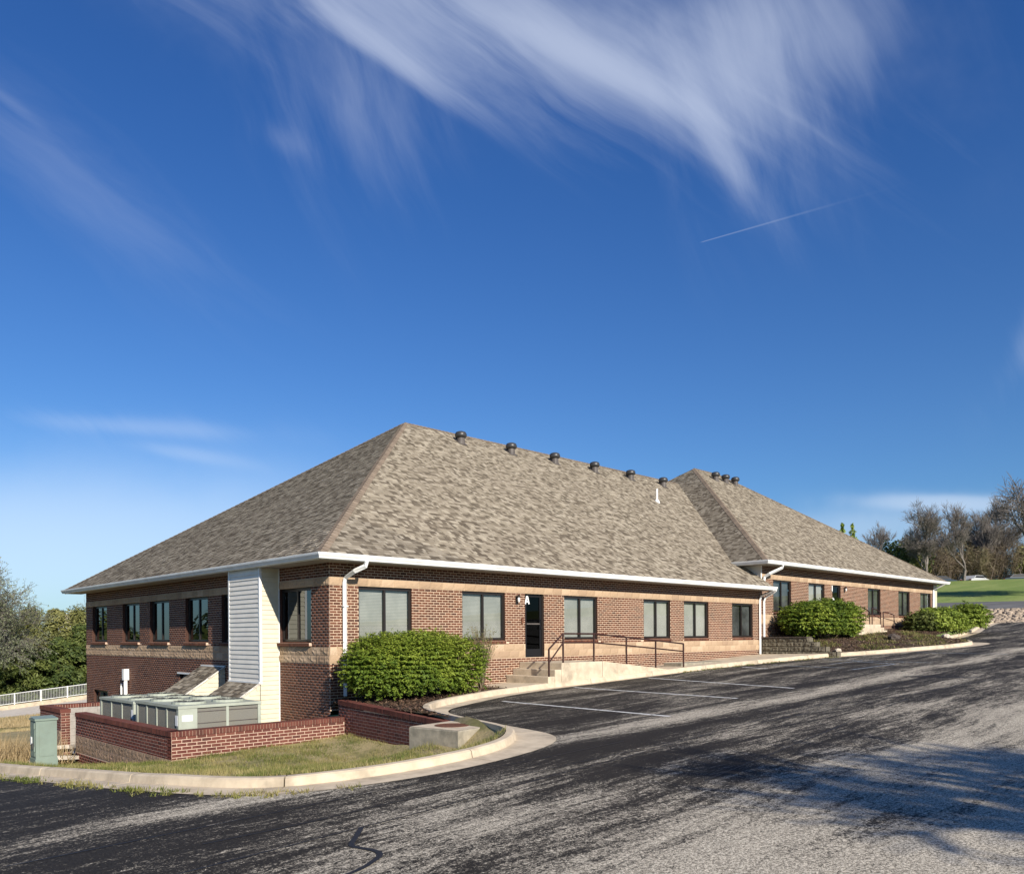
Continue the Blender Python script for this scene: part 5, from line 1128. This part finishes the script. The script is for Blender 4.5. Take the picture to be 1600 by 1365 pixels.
bush('dark_hedge_bush', 'small dark clipped bush between the corner windows and the yellow bush', (36.2, -1.3, 1.22), (.8, .6, .42), 700, 10, .05, 'evergreen', 45)
def ngrass(name, label, x, y, z, r, h, n, m, seed, cat='plant', lean_=.35, blades=2.0, wd=.006):
    g = np.random.default_rng(seed); a_ = g.uniform(0, 6.283, n); q = np.sqrt(g.random(n)) * r * .35; B = np.stack([x + q * np.cos(a_), y + q * np.sin(a_), np.full(n, z)], 1); hh = h * g.uniform(.5, 1.1, n); out = np.stack([np.cos(a_), np.sin(a_)], 1) * (r * g.uniform(.1, 1, n))[:, None]
    Tm = B.copy(); Tm[:, :2] += out * .35; Tm[:, 2] += hh * .65; Tp = B.copy(); Tp[:, :2] += out; Tp[:, 2] += hh; s = np.stack([-np.sin(a_ + .8), np.cos(a_ + .8), 0 * a_], 1) * wd
    V = np.stack([B - s, B + s, Tm + s * .8, Tm - s * .8, Tp, ], 1).reshape(-1, 3); k = np.arange(n)[:, None] * 5; F = [tuple(q_) for q_ in (k + np.array([[0, 1, 2, 3]]))] + [tuple(q_) for q_ in (k + np.array([[3, 2, 4]]))]
    o = link(name, mesh(name, V, F, np.r_[g.random(n), g.random(n)]), m); o['label'] = label; o['category'] = cat; return o
def spiky(name, label, x, y, z, h, r, n, seed, m='olive'):
    g = np.random.default_rng(seed); t = empty(name, (x, y, z), label, 'shrub'); b = MB(); P = []
    for k in range(n):
        a_ = g.uniform(0, 6.283); q = g.uniform(.1, 1) * r; e = Vector((x + q * math.cos(a_), y + q * math.sin(a_) * .8, z + h * g.uniform(.55, 1.05))); s0 = Vector((x + g.uniform(-.06, .06), y + g.uniform(-.06, .06), z)); mid = (s0 + e) / 2 + Vector((-(e.x - s0.x) * .15, -(e.y - s0.y) * .15, .05)); b.tube([s0, mid, e], [.009, .006, .003], 3, False)
        for f in np.linspace(.35, 1, 14): p = s0.lerp(mid, f * 2) if f < .5 else mid.lerp(e, f * 2 - 1); P.append(p + Vector(g.normal(0, .02, 3)))
    b.build('stems', 'twig', t); P = np.array([tuple(p) for p in P]); V, F, rv = leaves(P, np.tile([[0, 0, 1.]], (len(P), 1)), .016, seed, 2.4, .8); link('foliage', mesh('foliage', V - np.array((x, y, z)), F, rv), m, t)
spiky('wispy_shrub', 'wispy olive twiggy shrub at the right end of the large bush', 3.85, -1.25, -.75, 1.60, .6, 130, 3)

# grass blades on the near lawn
def in_walls(P):
    x, y = P[:, 0], P[:, 1]; return ((x > -4.27) & (y > -1.06) & (x < 1)) | ((x > -2.0) & (x < -.6) & (y > -6.95) & (y < -5.6)) | (x > -.22 - .134 * (-(y + .72)))
def grass_field(name, label, N_, box, hmin, hmax, m, seed, filt=None, wd=.0045, density_near=True):
    g = np.random.default_rng(seed); P = np.stack([g.uniform(box[0], box[1], N_), g.uniform(box[2], box[3], N_)], 1); P = P[inside(P, lawn_poly)]
    if filt is not None: P = P[~filt(P)]
    # clumps
    C1 = np.sin(P[:, 0] * 5.1 + 1.3 * np.sin(P[:, 1] * 3.3)) * np.sin(P[:, 1] * 4.7 + 1.1 * np.sin(P[:, 0] * 2.9)); C2 = np.sin(P[:, 0] * 1.7 + 2) * np.sin(P[:, 1] * 1.3 - P[:, 0] * .6)
    keep = g.random(len(P)) < .55 + .3 * C1 + .2 * C2; P = P[keep]; C1 = C1[keep]; C2 = C2[keep]; n = len(P); z = LAWN(P[:, 0], P[:, 1]); h = g.uniform(hmin, hmax, n) * (1 + .5 * C1); a_ = g.uniform(0, 6.283, n); ln = h * g.uniform(.2, 1.1, n)
    B = np.c_[P, z - .005]; Tp = B + np.stack([np.cos(a_) * ln, np.sin(a_) * ln, h], 1); s = np.stack([-np.sin(a_), np.cos(a_), 0 * a_], 1) * wd
    V = np.stack([B - s, B + s, Tp], 1).reshape(-1, 3); rv = np.clip(.70 - .30 * C2 - .30 * np.sin(P[:, 0] * 3.1 + 2 * np.sin(P[:, 1] * 2.3)) * np.sin(P[:, 1] * 3.7) + .35 * (g.random(n) - .5) * 1.4, 0, .999)
    link(name, mesh(name, V, np.arange(3 * n).reshape(-1, 3), rv), m, kind='stuff', label=label)
grass_field('lawn_grass', 'patchy dry and green lawn grass inside the kerb', 230000, (-8, 0.2, -9.4, 6), .02, .085, 'grass', 1, in_walls)
grass_field('tall_dry_grass', 'tall straw coloured dry grass behind the utility cabinet', 110000, (-12, -4.5, 4.5, 27), .22, .60, 'straw', 2, None, .012)
g = np.random.default_rng(44); n = 60000; P = np.stack([g.uniform(-14, 8, n), g.uniform(24, 54, n)], 1); z = np.maximum(BASE(P[:, 0], P[:, 1]), -9); a_ = g.uniform(0, 6.28, n); h = g.uniform(.08, .28, n); B = np.c_[P, z]; s_ = np.stack([-np.sin(a_), np.cos(a_), 0 * a_], 1) * .02
link('meadow_grass', mesh('meadow_grass', np.stack([B - s_, B + s_, B + np.stack([np.cos(a_) * h * .4, np.sin(a_) * h * .4, h], 1)], 1).reshape(-1, 3), np.arange(3 * n).reshape(-1, 3), g.random(n)), 'straw', kind='stuff', label='pale dry grass sloping down to the lower road at the left')
# weeds in the gutter
g = np.random.default_rng(8); P = []
for i in range(NP):
    if (PATH[i][1] < 1 and PATH[i][0] < -5.1) or (12 < PATH[i][0] < 21):
        for q in range(14 if PATH[i][0] < 0 else 9):
            if g.random() < (.75 if math.sin(i * .9) > -.3 else .15): P.append((PATH[i][0] + g.normal(0, .08), PATH[i][1] + g.normal(0, .08)))
P = np.array(P); n = len(P); k_ = 7; Q = np.repeat(P, k_, 0) + g.normal(0, .025, (n * k_, 2)); z = T(Q[:, 0], Q[:, 1]); a_ = g.uniform(0, 6.28, len(Q)); h = g.uniform(.02, .075, len(Q)); B = np.c_[Q, z]; s = np.stack([-np.sin(a_), np.cos(a_), 0 * a_], 1) * .007; Tp = B + np.stack([np.cos(a_) * h * .8, np.sin(a_) * h * .8, h], 1)
link('gutter_weeds', mesh('gutter_weeds', np.stack([B - s, B + s, Tp], 1).reshape(-1, 3), np.arange(3 * len(Q)).reshape(-1, 3), g.random(len(Q)) * .35), 'grass', kind='stuff', label='small green weeds growing along the gutter edge')
# mulch chips and weeds in the beds
def chips(name, poly, fn, N_, seed, label):
    g = np.random.default_rng(seed); a = np.array(poly); P = np.stack([g.uniform(a[:, 0].min(), a[:, 0].max(), N_), g.uniform(a[:, 1].min(), a[:, 1].max(), N_)], 1); P = P[inside(P, poly)]; z = fn(P[:, 0], P[:, 1]) + .012
    V, F, rv = leaves(np.c_[P, z], np.tile([[0, 0, 1.]], (len(P), 1)), .03, seed, 2.2, .5); link(name, mesh(name, V, F, rv), 'chip', kind='stuff', label=label)
M['chip'] = leafm('wood_chip', [(0.03, 0.018, 0.012), (0.08, 0.045, 0.028), (0.15, 0.10, 0.065), (0.10, 0.10, 0.03)], 0.0)
chips('mulch_chips', bed1_poly, BED1, 5000, 5, 'dark bark chips scattered under the large bush'); chips('bed_litter', bed2_poly, BED2b, 16000, 6, 'bark chips and dead leaves over the raised bed')
g = np.random.default_rng(12); P = np.stack([g.uniform(21.5, 34, 9000), g.uniform(-6, -1.5, 9000)], 1); P = P[inside(P, bed2_poly)]; P = P[(np.sin(P[:, 0] * 1.9) * np.sin(P[:, 1] * 2.3 + P[:, 0] * .7)) > .1]; z = BED2b(P[:, 0], P[:, 1]); a_ = g.uniform(0, 6.28, len(P)); h = g.uniform(.04, .16, len(P)); B = np.c_[P, z]; s = np.stack([-np.sin(a_), np.cos(a_), 0 * a_], 1) * .014
link('bed_weeds', mesh('bed_weeds', np.stack([B - s, B + s, B + np.stack([np.cos(a_) * h, np.sin(a_) * h, h], 1)], 1).reshape(-1, 3), np.arange(3 * len(P)).reshape(-1, 3), .15 + g.random(len(P)) * .5), 'grass', kind='stuff', label='low weeds spreading over the raised mulch bed')

# --- bare trees
def tree_segs(h, spread, seed, levels=6, trunk_r=.22, fork=.22, droop=0.0, upb=.35, nch=(3, 5), minr=.012):
    g = random.Random(seed); segs = []
    def grow(p, d, L_, r, lev):
        n = max(2, int(4 - lev * .4)); q = p; pts = [(q, r)]
        for k in range(n):
            f = (k + 1) / n; d = (d + Vector((g.gauss(0, .13), g.gauss(0, .13), g.gauss(0, .09) + (upb * .12 if lev < 4 else -droop * .12)))).normalized(); q2 = q + d * (L_ / n); r2_ = max(minr * .6, r * (1 - .38 * f)); segs.append((q, q2, pts[-1][1], r2_)); q = q2; pts.append((q, r2_))
        if lev >= levels: return
        nc = g.randint(*nch); 
        for c in range(nc):
            f = g.uniform(.35 if lev else fork + .1, 1.0); i = min(n - 1, int(f * n)); a_, b_ = pts[i][0], pts[i + 1][0]; o = a_.lerp(b_, f * n - i if f < 1 else 1.0); az = g.uniform(0, 6.283) + c * 2.4; tilt = g.uniform(.35, .95) * spread; side = d.orthogonal().normalized(); side = Matrix.Rotation(az, 3, d) @ side
            nd = (d * math.cos(tilt) + side * math.sin(tilt)).normalized(); nd.z += .12 * upb; nd.normalize(); grow(o, nd, L_ * g.uniform(.58, .80), max(minr, pts[i][1] * g.uniform(.5, .68)), lev + 1)
        if lev: grow(q, d, L_ * .72, max(minr, pts[-1][1] * .9), lev + 1)
        else: grow(q, (d + Vector((g.gauss(0, .15), g.gauss(0, .15), .2))).normalized(), L_ * .85, pts[-1][1], 1)
    grow(Vector((0, 0, 0)), Vector((g.gauss(0, .04), g.gauss(0, .04), 1)).normalized(), h * .30, trunk_r, 0)
    return segs
def segs_mesh(name, segs, sides=4, thin=.05):
    A = np.array([tuple(s[0]) for s in segs]); B = np.array([tuple(s[1]) for s in segs]); ra_ = np.array([s[2] for s in segs]); rb2 = np.array([s[3] for s in segs]); d = B - A; d /= np.linalg.norm(d, axis=1)[:, None] + 1e-9
    u = np.cross(d, [0.31, .22, .93]); u /= np.linalg.norm(u, axis=1)[:, None] + 1e-9; v = np.cross(d, u); k = 3; an = np.arange(k) * 2 * np.pi / k; ring = lambda C0, r: C0[:, None] + (u[:, None] * np.cos(an)[None, :, None] + v[:, None] * np.sin(an)[None, :, None]) * r[:, None, None]
    V = np.concatenate([ring(A, ra_), ring(B, rb2)], 1).reshape(-1, 3); n = len(segs); base = np.arange(n)[:, None] * (2 * k); F = np.concatenate([base + np.array([[q, (q + 1) % k, (q + 1) % k + k, q + k]]) for q in range(k)], 0)
    return mesh(name, V, F)
def bare_tree(name, label, loc, h, spread, seed, m='bark_grey', levels=6, group=None, buds=None, budsize=.08, **kw):
    t = empty(name, loc, label, 'tree', group); segs = tree_segs(h, spread, seed, levels, **kw); top = max(s[1].z for s in segs); k = h / top
    segs = [(a_ * k, b_ * k, r0, r1_) for a_, b_, r0, r1_ in segs]; big = [s for s in segs if s[2] > .07]; small = [s for s in segs if s[2] <= .07]
    link('trunk', segs_mesh('trunk', big), m, t); link('crown', segs_mesh('crown', small), m, t)
    if buds:
        g = np.random.default_rng(seed); tips = np.array([tuple(s[1]) for s in segs if s[3] < .03]); tips = tips[g.random(len(tips)) < buds[1]]; tips = np.repeat(tips, buds[2], 0) + g.normal(0, budsize * 1.5, (len(tips) * buds[2], 3)); V, F, rv = leaves(tips, np.tile([[0, 0, 1.]], (len(tips), 1)), budsize, seed, 1.5, 1.0); link('leaves', mesh('leaves', V, F, rv), buds[0], t)
    return t
def gz(x, y): return float(BASE(np.array([x]), np.array([y]))[0])
def at_px(x_tan, depth):   # bearing tangent and distance -> plan position
    p = CC + np.array((D.x, D.y)) * depth + np.array((RT.x, RT.y)) * x_tan * depth; return float(p[0]), float(p[1])
G1 = 'bare trees on the green hill'
def hilltree(px_, depth, top_y, name, label, seed, spread, **kw):
    x, y = at_px((px_ - 800) / 1258.56, depth); z = gz(x, y) - .1; ztop = .66 + (994.7 - .0067 * (px_ - 800) * 1.0 - top_y) / 1258.56 * depth; return bare_tree(name, label, (x, y, z), ztop - z, spread, seed, **kw)
hilltree(1380, 128, 812, 'bare_tree', 'small bare tree just above the farther roof slope, leftmost on the hill', 51, .75, group=G1, minr=.018, trunk_r=.2, levels=5, nch=(3, 4), upb=.9)
hilltree(1450, 112, 780, 'bare_tree', 'tall fan shaped bare tree left of the middle on the hill', 53, .85, group=G1, minr=.014, trunk_r=.3, levels=6, nch=(3, 4), upb=1.3, fork=.0)
hilltree(1507, 112, 782, 'bare_tree', 'slender bare tree with a pale trunk beside the parked white car', 54, .7, group=G1, minr=.014, trunk_r=.27, levels=6, nch=(3, 3), upb=1.3, fork=.0)
hilltree(1545, 122, 800, 'bare_tree', 'smaller bare tree partly behind the big tree at the right edge', 57, .75, group=G1, minr=.018, trunk_r=.2, levels=5, nch=(3, 4), upb=.9)
hilltree(1608, 78, 722, 'bare_tree', 'large dark bare tree cut by the right edge of the photo', 58, .95, group=G1, minr=.02, trunk_r=.3, levels=5, nch=(5, 5), droop=.8, fork=.0, upb=.5)
hilltree(1418, 128, 805, 'bare_tree', 'thin grey bare tree in the back row, left of the fan shaped tree', 61, .7, group=G1, minr=.018, trunk_r=.18, levels=5, nch=(4, 4), upb=1.0, fork=.0)
hilltree(1480, 130, 800, 'bare_tree', 'grey bare tree in the back row, in the gap between the two tall trees', 62, .75, group=G1, minr=.018, trunk_r=.18, levels=5, nch=(4, 5), upb=1.0, fork=.0)
hilltree(1532, 130, 792, 'bare_tree', 'grey bare tree in the back row, just right of the slender tree', 63, .8, group=G1, minr=.018, trunk_r=.2, levels=5, nch=(4, 5), upb=1.0, fork=.0)
hilltree(1568, 126, 770, 'bare_tree', 'tall grey bare tree in the back row, behind the limbs of the right edge tree', 64, .8, group=G1, minr=.018, trunk_r=.22, levels=5, nch=(5, 5), upb=1.0, fork=.0)
# undergrowth behind the grass
for k, (px_, dp_, ty, wd_, mm) in enumerate([(1412, 118, 848, 9, 'evergreen'), (1425, 116, 868, 7, 'olive'), (1470, 121, 862, 8, 'twigs'), (1530, 121, 860, 8, 'twigs'), (1580, 122, 856, 9, 'twigs'), (1612, 121, 860, 7, 'olive'), (1500, 127, 850, 9, 'twigs')]):
    x, y = at_px((px_ - 800) / 1258.56, dp_); z = gz(x, y); h = .66 + (990 - ty) / 1258.56 * dp_ - z; lab = ['dark evergreen above the farther roof edge, under the fan shaped tree', 'olive shrub over the low end of the farther roof', 'brown thicket between the two tall hill trees', 'brown thicket right of the white car', 'brown thicket under the big right edge tree', 'olive thicket at the right edge of the hill', 'pale brown thicket behind the slender hill tree'][k]
    g = np.random.default_rng(60 + k); t = empty('hill_thicket', (x, y, z), lab, 'shrub', 'thicket along the hill top'); n = 5500; U = g.normal(0, 1, (n, 3)); U /= np.linalg.norm(U, axis=1)[:, None]; rr = g.random(n) ** .45; P = U * rr[:, None] * np.array((wd_ * .55, wd_ * .4, h * .55)) + np.array((0, 0, h * .5)); P += .5 * np.sin(P[:, ::-1] * 2.1)
    if mm == 'twigs': V, F, rv = leaves(P, g.normal(0, 1, (n, 3)) * (1, 1, .3), .04, 61 + k, 16, .6); link('foliage', mesh('foliage', V, F, rv), 'thicket', t) if 'thicket' in M else None
    else: V, F, rv = leaves(P, U, .17, 61 + k, 1.5, .8); link('foliage', mesh('foliage', V, F, rv), mm, t)
    if mm == 'twigs' and 'thicket' not in M:
        M['thicket'] = leafm('thicket_twig', [(0.07, 0.05, 0.035), (0.12, 0.09, 0.06), (0.16, 0.13, 0.07), (0.13, 0.13, 0.05)], 0.1, .2); link('foliage', mesh('foliage', V, F, rv), 'thicket', t)
    segs = []
    gg = random.Random(k)
    for q in range(40): s0 = Vector((gg.uniform(-.4, .4) * wd_, gg.uniform(-.3, .3) * wd_, 0)); e = s0 + Vector((gg.gauss(0, .9), gg.gauss(0, .9), h * gg.uniform(.5, .95))); segs.append((s0, e, .05, .015))
    link('stems', segs_mesh('stems', segs), 'bark', t)
# two light green tree tops above the roof
for k, (px_, ty) in enumerate([(1317, 818), (1333, 819)]):
    x, y = at_px((px_ - 800) / 1258.56, 95); z = gz(x, y); ht = .66 + (990 - ty) / 1258.56 * 95 - z; t = empty('young_evergreen', (x, y, z), ['left of two light green tree tips showing above the farther roof', 'right of two light green tree tips showing above the farther roof'][k], 'tree', 'light green tree tips above the roof'); g = np.random.default_rng(70 + k); n = 1100
    zz = g.random(n); r_ = (1 - zz) ** .7 * 1.7 * np.sqrt(g.random(n)) * (.65 + .35 * np.sin(zz * 60)); a_ = g.uniform(0, 6.28, n); P = np.stack([r_ * np.cos(a_), r_ * np.sin(a_), ht * (.15 + .85 * zz)], 1); V, F, rv = leaves(P, g.normal(0, 1, (n, 3)), .11, 71 + k, 1.8, 1.0); link('crown', mesh('crown', V, F, rv), 'yew_light', t); b = MB(); b.tube([(x, y, z - .2), (x, y, z + ht * .9)], [.12, .02], 6); b.build('trunk', 'bark', t)
# --- left: evergreens beyond the road
G2 = 'evergreen trees beyond the white railing'
def evergreen(px_, depth, top_y, wid, label, seed, m='evergreen', n=9000, size=.2, bot=None):
    x, y = at_px((px_ - 800) / 1258.56, depth); z = gz(x, y) - .3; h = .66 + (1000 - top_y) / 1258.56 * depth - z; t = empty('evergreen_tree', (x, y, z), label, 'tree', G2); g = np.random.default_rng(seed)
    nl = 70; LC = np.stack([g.normal(0, 1, nl), g.normal(0, 1, nl), g.random(nl)], 1); zz = LC[:, 2]; prof = np.sin(np.clip(zz * 1.02 + .12, 0, 1) * math.pi) ** .55; a_ = g.uniform(0, 6.283, nl); rr = wid * prof * (.45 + .55 * g.random(nl)); CP = np.stack([rr * np.cos(a_), rr * np.sin(a_), h * (.04 + .90 * zz)], 1)
    i = g.integers(0, nl, n); U = g.normal(0, 1, (n, 3)); U /= np.linalg.norm(U, axis=1)[:, None]; lr = g.uniform(.6, 1.25, nl) * (h / 9); P = CP[i] + U * (lr[i] * g.random(n) ** .4)[:, None] * np.array((1, 1, .75)); V, F, rv = leaves(P, U + np.array([0, 0, .5]), size, seed, 1.6, .6); rv = np.clip(g.random(nl)[i] * .55 + rv * .45, 0, .999)
    link('crown', mesh('crown', V, F, rv), m, t); b = MB(); b.tube([(x, y, z - .3), (x, y, z + h * .8)], [.2, .05], 7); b.build('trunk', 'bark', t)
spec = [(-60, 84, 940, 4.2, 'olive', 'olive evergreen outside the left edge'), (6, 86, 948, 4.0, 'olive', 'broad olive evergreen at the left edge, behind the bare limbs'), (40, 80, 1005, 3.3, 'evergreen', 'short dark evergreen against the railing at the left'), (48, 90, 948, 3.8, 'olive', 'olive evergreen, second of the back row from the left'), (88, 88, 950, 3.6, 'olive', 'olive evergreen in the middle of the back row'), (92, 80, 990, 3.0, 'evergreen', 'dark evergreen in front, middle of the railing'), (128, 82, 975, 3.0, 'evergreen', 'dark evergreen against the building corner'), (122, 93, 950, 3.2, 'olive', 'olive evergreen in the back row nearest the building'), (10, 79, 1025, 2.6, 'evergreen', 'low dark evergreen at the left edge behind the railing'), (160, 86, 960, 3.5, 'evergreen', 'dark evergreen hidden mostly by the building corner')]
for k, (px_, dp_, ty, wd_, mm, lab) in enumerate(spec): evergreen(px_, dp_, ty, wd_, lab, 80 + k, mm, 14000, .125)
# trees west of the site, seen only in the window reflections
G3 = 'trees along the western road'
for k, (x, y, h) in enumerate([(-20, 50, 11), (-14.5, 60, 10), (-27, 56, 12), (-17, 72, 12), (-33, 50, 12), (-10, 70, 11)]):
    z = gz(x, y); t = empty('roadside_tree', (x, y, z), ['first', 'second', 'third', 'fourth', 'fifth', 'sixth'][k] + ' green tree mirrored in the west windows, outside the left edge', 'tree', G3); g = np.random.default_rng(100 + k); n = 2500; U = g.normal(0, 1, (n, 3)); U /= np.linalg.norm(U, axis=1)[:, None]; P = U * (g.random(n) ** .4)[:, None] * np.array((h * .35, h * .35, h * .42)) + np.array((0, 0, h * .55)); V, F, rv = leaves(P, U, .3, 100 + k, 1.5, .7); link('crown', mesh('crown', V, F, rv), 'evergreen', t); b = MB(); b.tube([(x, y, z - .3), (x, y, z + h * .6)], [.25, .1], 7); b.build('trunk', 'bark', t)
hilltree(-38, 76, 843, 'budding_tree', 'pale budding tree with open limbs at the left edge, behind the white railing', 91, 1.1, m='bark_grey', levels=5, buds=('bud', .8, 5), budsize=.06, nch=(4, 5), trunk_r=.25, minr=.018, droop=.3, upb=.25)
x, y = at_px((112 - 800) / 1258.56, 98); bare_tree('budding_tree', 'small sparse budding tree just left of the roof corner', (x, y, gz(x, y)), 11.5, .8, 93, m='bark_grey', levels=4, buds=('bud', .8, 5), budsize=.05, nch=(3, 4), trunk_r=.1, minr=.014)
# the tree beside the camera whose shade falls on the lot
bare_tree('lot_tree', 'bare tree beside the lot, its shade lying across the pavement', (-4.9, -27.6, -.75), 8.7, 1.2, 77, m='bark', levels=5, nch=(5, 6), trunk_r=.34, minr=.020, fork=.0)

# ------------------------------------------------------------------ railing, parapet and road at the left
def P3(px_, py_, dep): 
    v = D + RT * ((px_ - 800) / 1258.56) - UP * ((py_ - 994.69) / 1258.56); return CAM + v * dep
ra0, ra1 = P3(-60, 1110, 72), P3(200, 1075.5, 72)
rt = empty('white_railing', tuple(ra0), 'long pale picket railing on a parapet along the lower road at the left', 'railing'); d_ = ra1 - ra0; L_ = d_.length; dn = d_.normalized()
RH = .92; nb = int(L_ / .14)
for q in range(0, nb, 1):
    if q % 17 == 0: continue
    p = ra0 + d_ * (q / nb); b = MB(); b.tube([p + Vector((0, 0, .05)), p + Vector((0, 0, RH - .03))], .018, 4, False); b.build('baluster', 'rail_white' if 'rail_white' in M else 'white', rt)
for q in range(0, nb + 1, 17): p = ra0 + d_ * (q / nb); b = MB(); b.box(p.x - .045, p.x + .045, p.y - .045, p.y + .045, p.z - .1, p.z + RH + .04); b.build('post', 'white', rt)
for zz in (.05, RH): b = MB(); b.tube([ra0 + Vector((0, 0, zz)), ra1 + Vector((0, 0, zz))], .035, 6); b.build('rail', 'white', rt)
side = Vector((dn.y, -dn.x, 0)); side = side if side.dot(CAM - ra0) > 0 else -side
pw = MB(); a_, b_ = ra0, ra1
pw.obox((a_ + b_) / 2 - Vector((0, 0, .28)), dn, side, dn.cross(side).normalized(), L_ / 2, .18, .22); o = pw.build('parapet', 'concrete', None); o['label'] = 'low tan concrete parapet under the white railing'; o['category'] = 'wall'
b = MB(); q0, q1, q2, q3 = a_ - Vector((0, 0, .42)), b_ - Vector((0, 0, .42)), P3(230, 1118, 52), P3(-90, 1160, 48)
b.poly([q0, q3, q2, q1]); b.poly([q3, q3 - Vector((0, 0, 3)), q2 - Vector((0, 0, 3)), q2]); b.build('lower_road', 'concrete_pale', None, kind='structure')
# distant white house glimpsed at the roof corner
def house(px_, py_, dep, w_, h_, label, rz):
    p = P3(px_, py_, dep); t = empty('distant_house', tuple(p), label, 'house'); u = Vector((math.cos(rz), math.sin(rz), 0)); v = Vector((-math.sin(rz), math.cos(rz), 0)); b = MB(); b.obox(p + Vector((0, 0, h_ / 2)), u, v, Vector((0, 0, 1)), w_ / 2, w_ * .35, h_ / 2); b.build('wall', 'white', t)
    r_ = MB(); e = p + Vector((0, 0, h_)); a_ = e - u * (w_ * .55) - v * (w_ * .42); b2 = e + u * (w_ * .55) - v * (w_ * .42); c_ = e + u * (w_ * .55) + v * (w_ * .42); d2 = e - u * (w_ * .55) + v * (w_ * .42); t0 = e - u * (w_ * .55) + Vector((0, 0, w_ * .25)); t1 = e + u * (w_ * .55) + Vector((0, 0, w_ * .25)); r_.poly([a_, b2, t1, t0]); r_.poly([c_, d2, t0, t1]); r_.poly([a_, t0, d2]); r_.poly([b2, c_, t1]); r_.build('roof', 'concrete', t)
    wn = MB(); 
    for s in (-.3, 0, .3): wn.obox(p + u * (w_ * s) - v * (w_ * .352) + Vector((0, 0, h_ * .55)), u, Vector((0, 0, 1)), v, .45, .6, .02)
    wn.build('windows', 'glass_dark', t) if False else None
    for s in (-.3, 0, .3): q = MB(); q.obox(p + u * (w_ * s) - v * (w_ * .352) + Vector((0, 0, h_ * .55)), u, Vector((0, 0, 1)), v, .45, .6, .02); q.build('window', 'black', t)
house(131, 996, 175, 9, 3.0, 'small white house with a tan roof glimpsed at the brick corner', math.atan2(RT.y, RT.x))

# ------------------------------------------------------------------ parked cars on the hill
M['car_dark'] = mat('dark_blue_paint', col=(0.02, 0.03, 0.045), rough=.25, spec=.6); M['car_white'] = mat('white_paint', col=(0.42, .42, .41), rough=.25, spec=.6); M['tyre'] = mat('tyre', col=(.012, .012, .012), rough=.8); M['lamp_red'] = mat('red_lamp', col=(.3, .01, .01), rough=.3)
def car(px_, dep, m, label, rz, body='car'):
    x, y = at_px((px_ - 800) / 1258.56, dep); z = gz(x, y) - .72; t = empty('parked_car', (x, y, z), label, 'car', 'cars parked at the hill top'); ro = Matrix.Rotation(rz, 4, 'Z'); L_ = Matrix.Translation((x, y, z)) @ ro
    side_ = [(-2.25, .35), (-2.3, .75), (-2.15, .95), (-1.6, 1.0), (-1.05, 1.42), (.55, 1.45), (1.25, 1.02), (2.05, .88), (2.3, .65), (2.3, .35), (1.75, .28), (-1.75, .28)]
    b = MB(); w_ = .88; A = [L_ @ Vector((p[0], -w_ if p[1] < 1.05 else -w_ + .16, p[1])) for p in side_]; B_ = [L_ @ Vector((p[0], w_ if p[1] < 1.05 else w_ - .16, p[1])) for p in side_]; b.poly(A); b.poly(B_[::-1]); n_ = len(A)
    for i in range(n_): j = (i + 1) % n_; b.poly([A[j], A[i], B_[i], B_[j]])
    b.build('body', m, t)
    for s in (-1, 1):
        g_ = MB(); g_.poly([L_ @ Vector((p[0], s * (.80 if p[1] > 1.1 else .885) , p[1])) for p in ((-1.4, 1.08), (-1.0, 1.36), (.5, 1.39), (1.05, 1.08))]); g_.build('side_window', 'black', t)
    g_ = MB(); g_.poly([L_ @ Vector(p) for p in ((.66, -.66, 1.405), (.66, .66, 1.405), (1.2, .74, 1.06), (1.2, -.74, 1.06))]); g_.build('windscreen', 'black', t)
    for sx in (-1.4, 1.4):
        for sy in (-.83, .83): q = MB(); q.tube([L_ @ Vector((sx, sy - .1, .33)), L_ @ Vector((sx, sy + .1, .33))], .33, 14); q.build('wheel', 'tyre', t)
    for sy in (-.65, .65): q = MB(); q.obox(L_ @ Vector((2.3, sy, .68)), Vector((ro @ Vector((1, 0, 0)))), Vector((ro @ Vector((0, 1, 0)))), Vector((0, 0, 1)), .02, .16, .07); q.build('headlight', 'paper', t); q = MB(); q.obox(L_ @ Vector((-2.28, sy, .8)), Vector((ro @ Vector((1, 0, 0)))), Vector((ro @ Vector((0, 1, 0)))), Vector((0, 0, 1)), .02, .16, .07); q.build('tail_light', 'lamp_red', t)
car(1468, 113, 'car_dark', 'dark blue car parked under the fan shaped tree', math.atan2(RT.y, RT.x) + .15); car(1524, 114, 'car_white', 'white car parked right of the slender tree trunk', math.atan2(RT.y, RT.x) + .5); car(1592, 114, 'car_dark', 'dark car parked in shade behind the right edge tree', math.atan2(RT.y, RT.x) - .1)
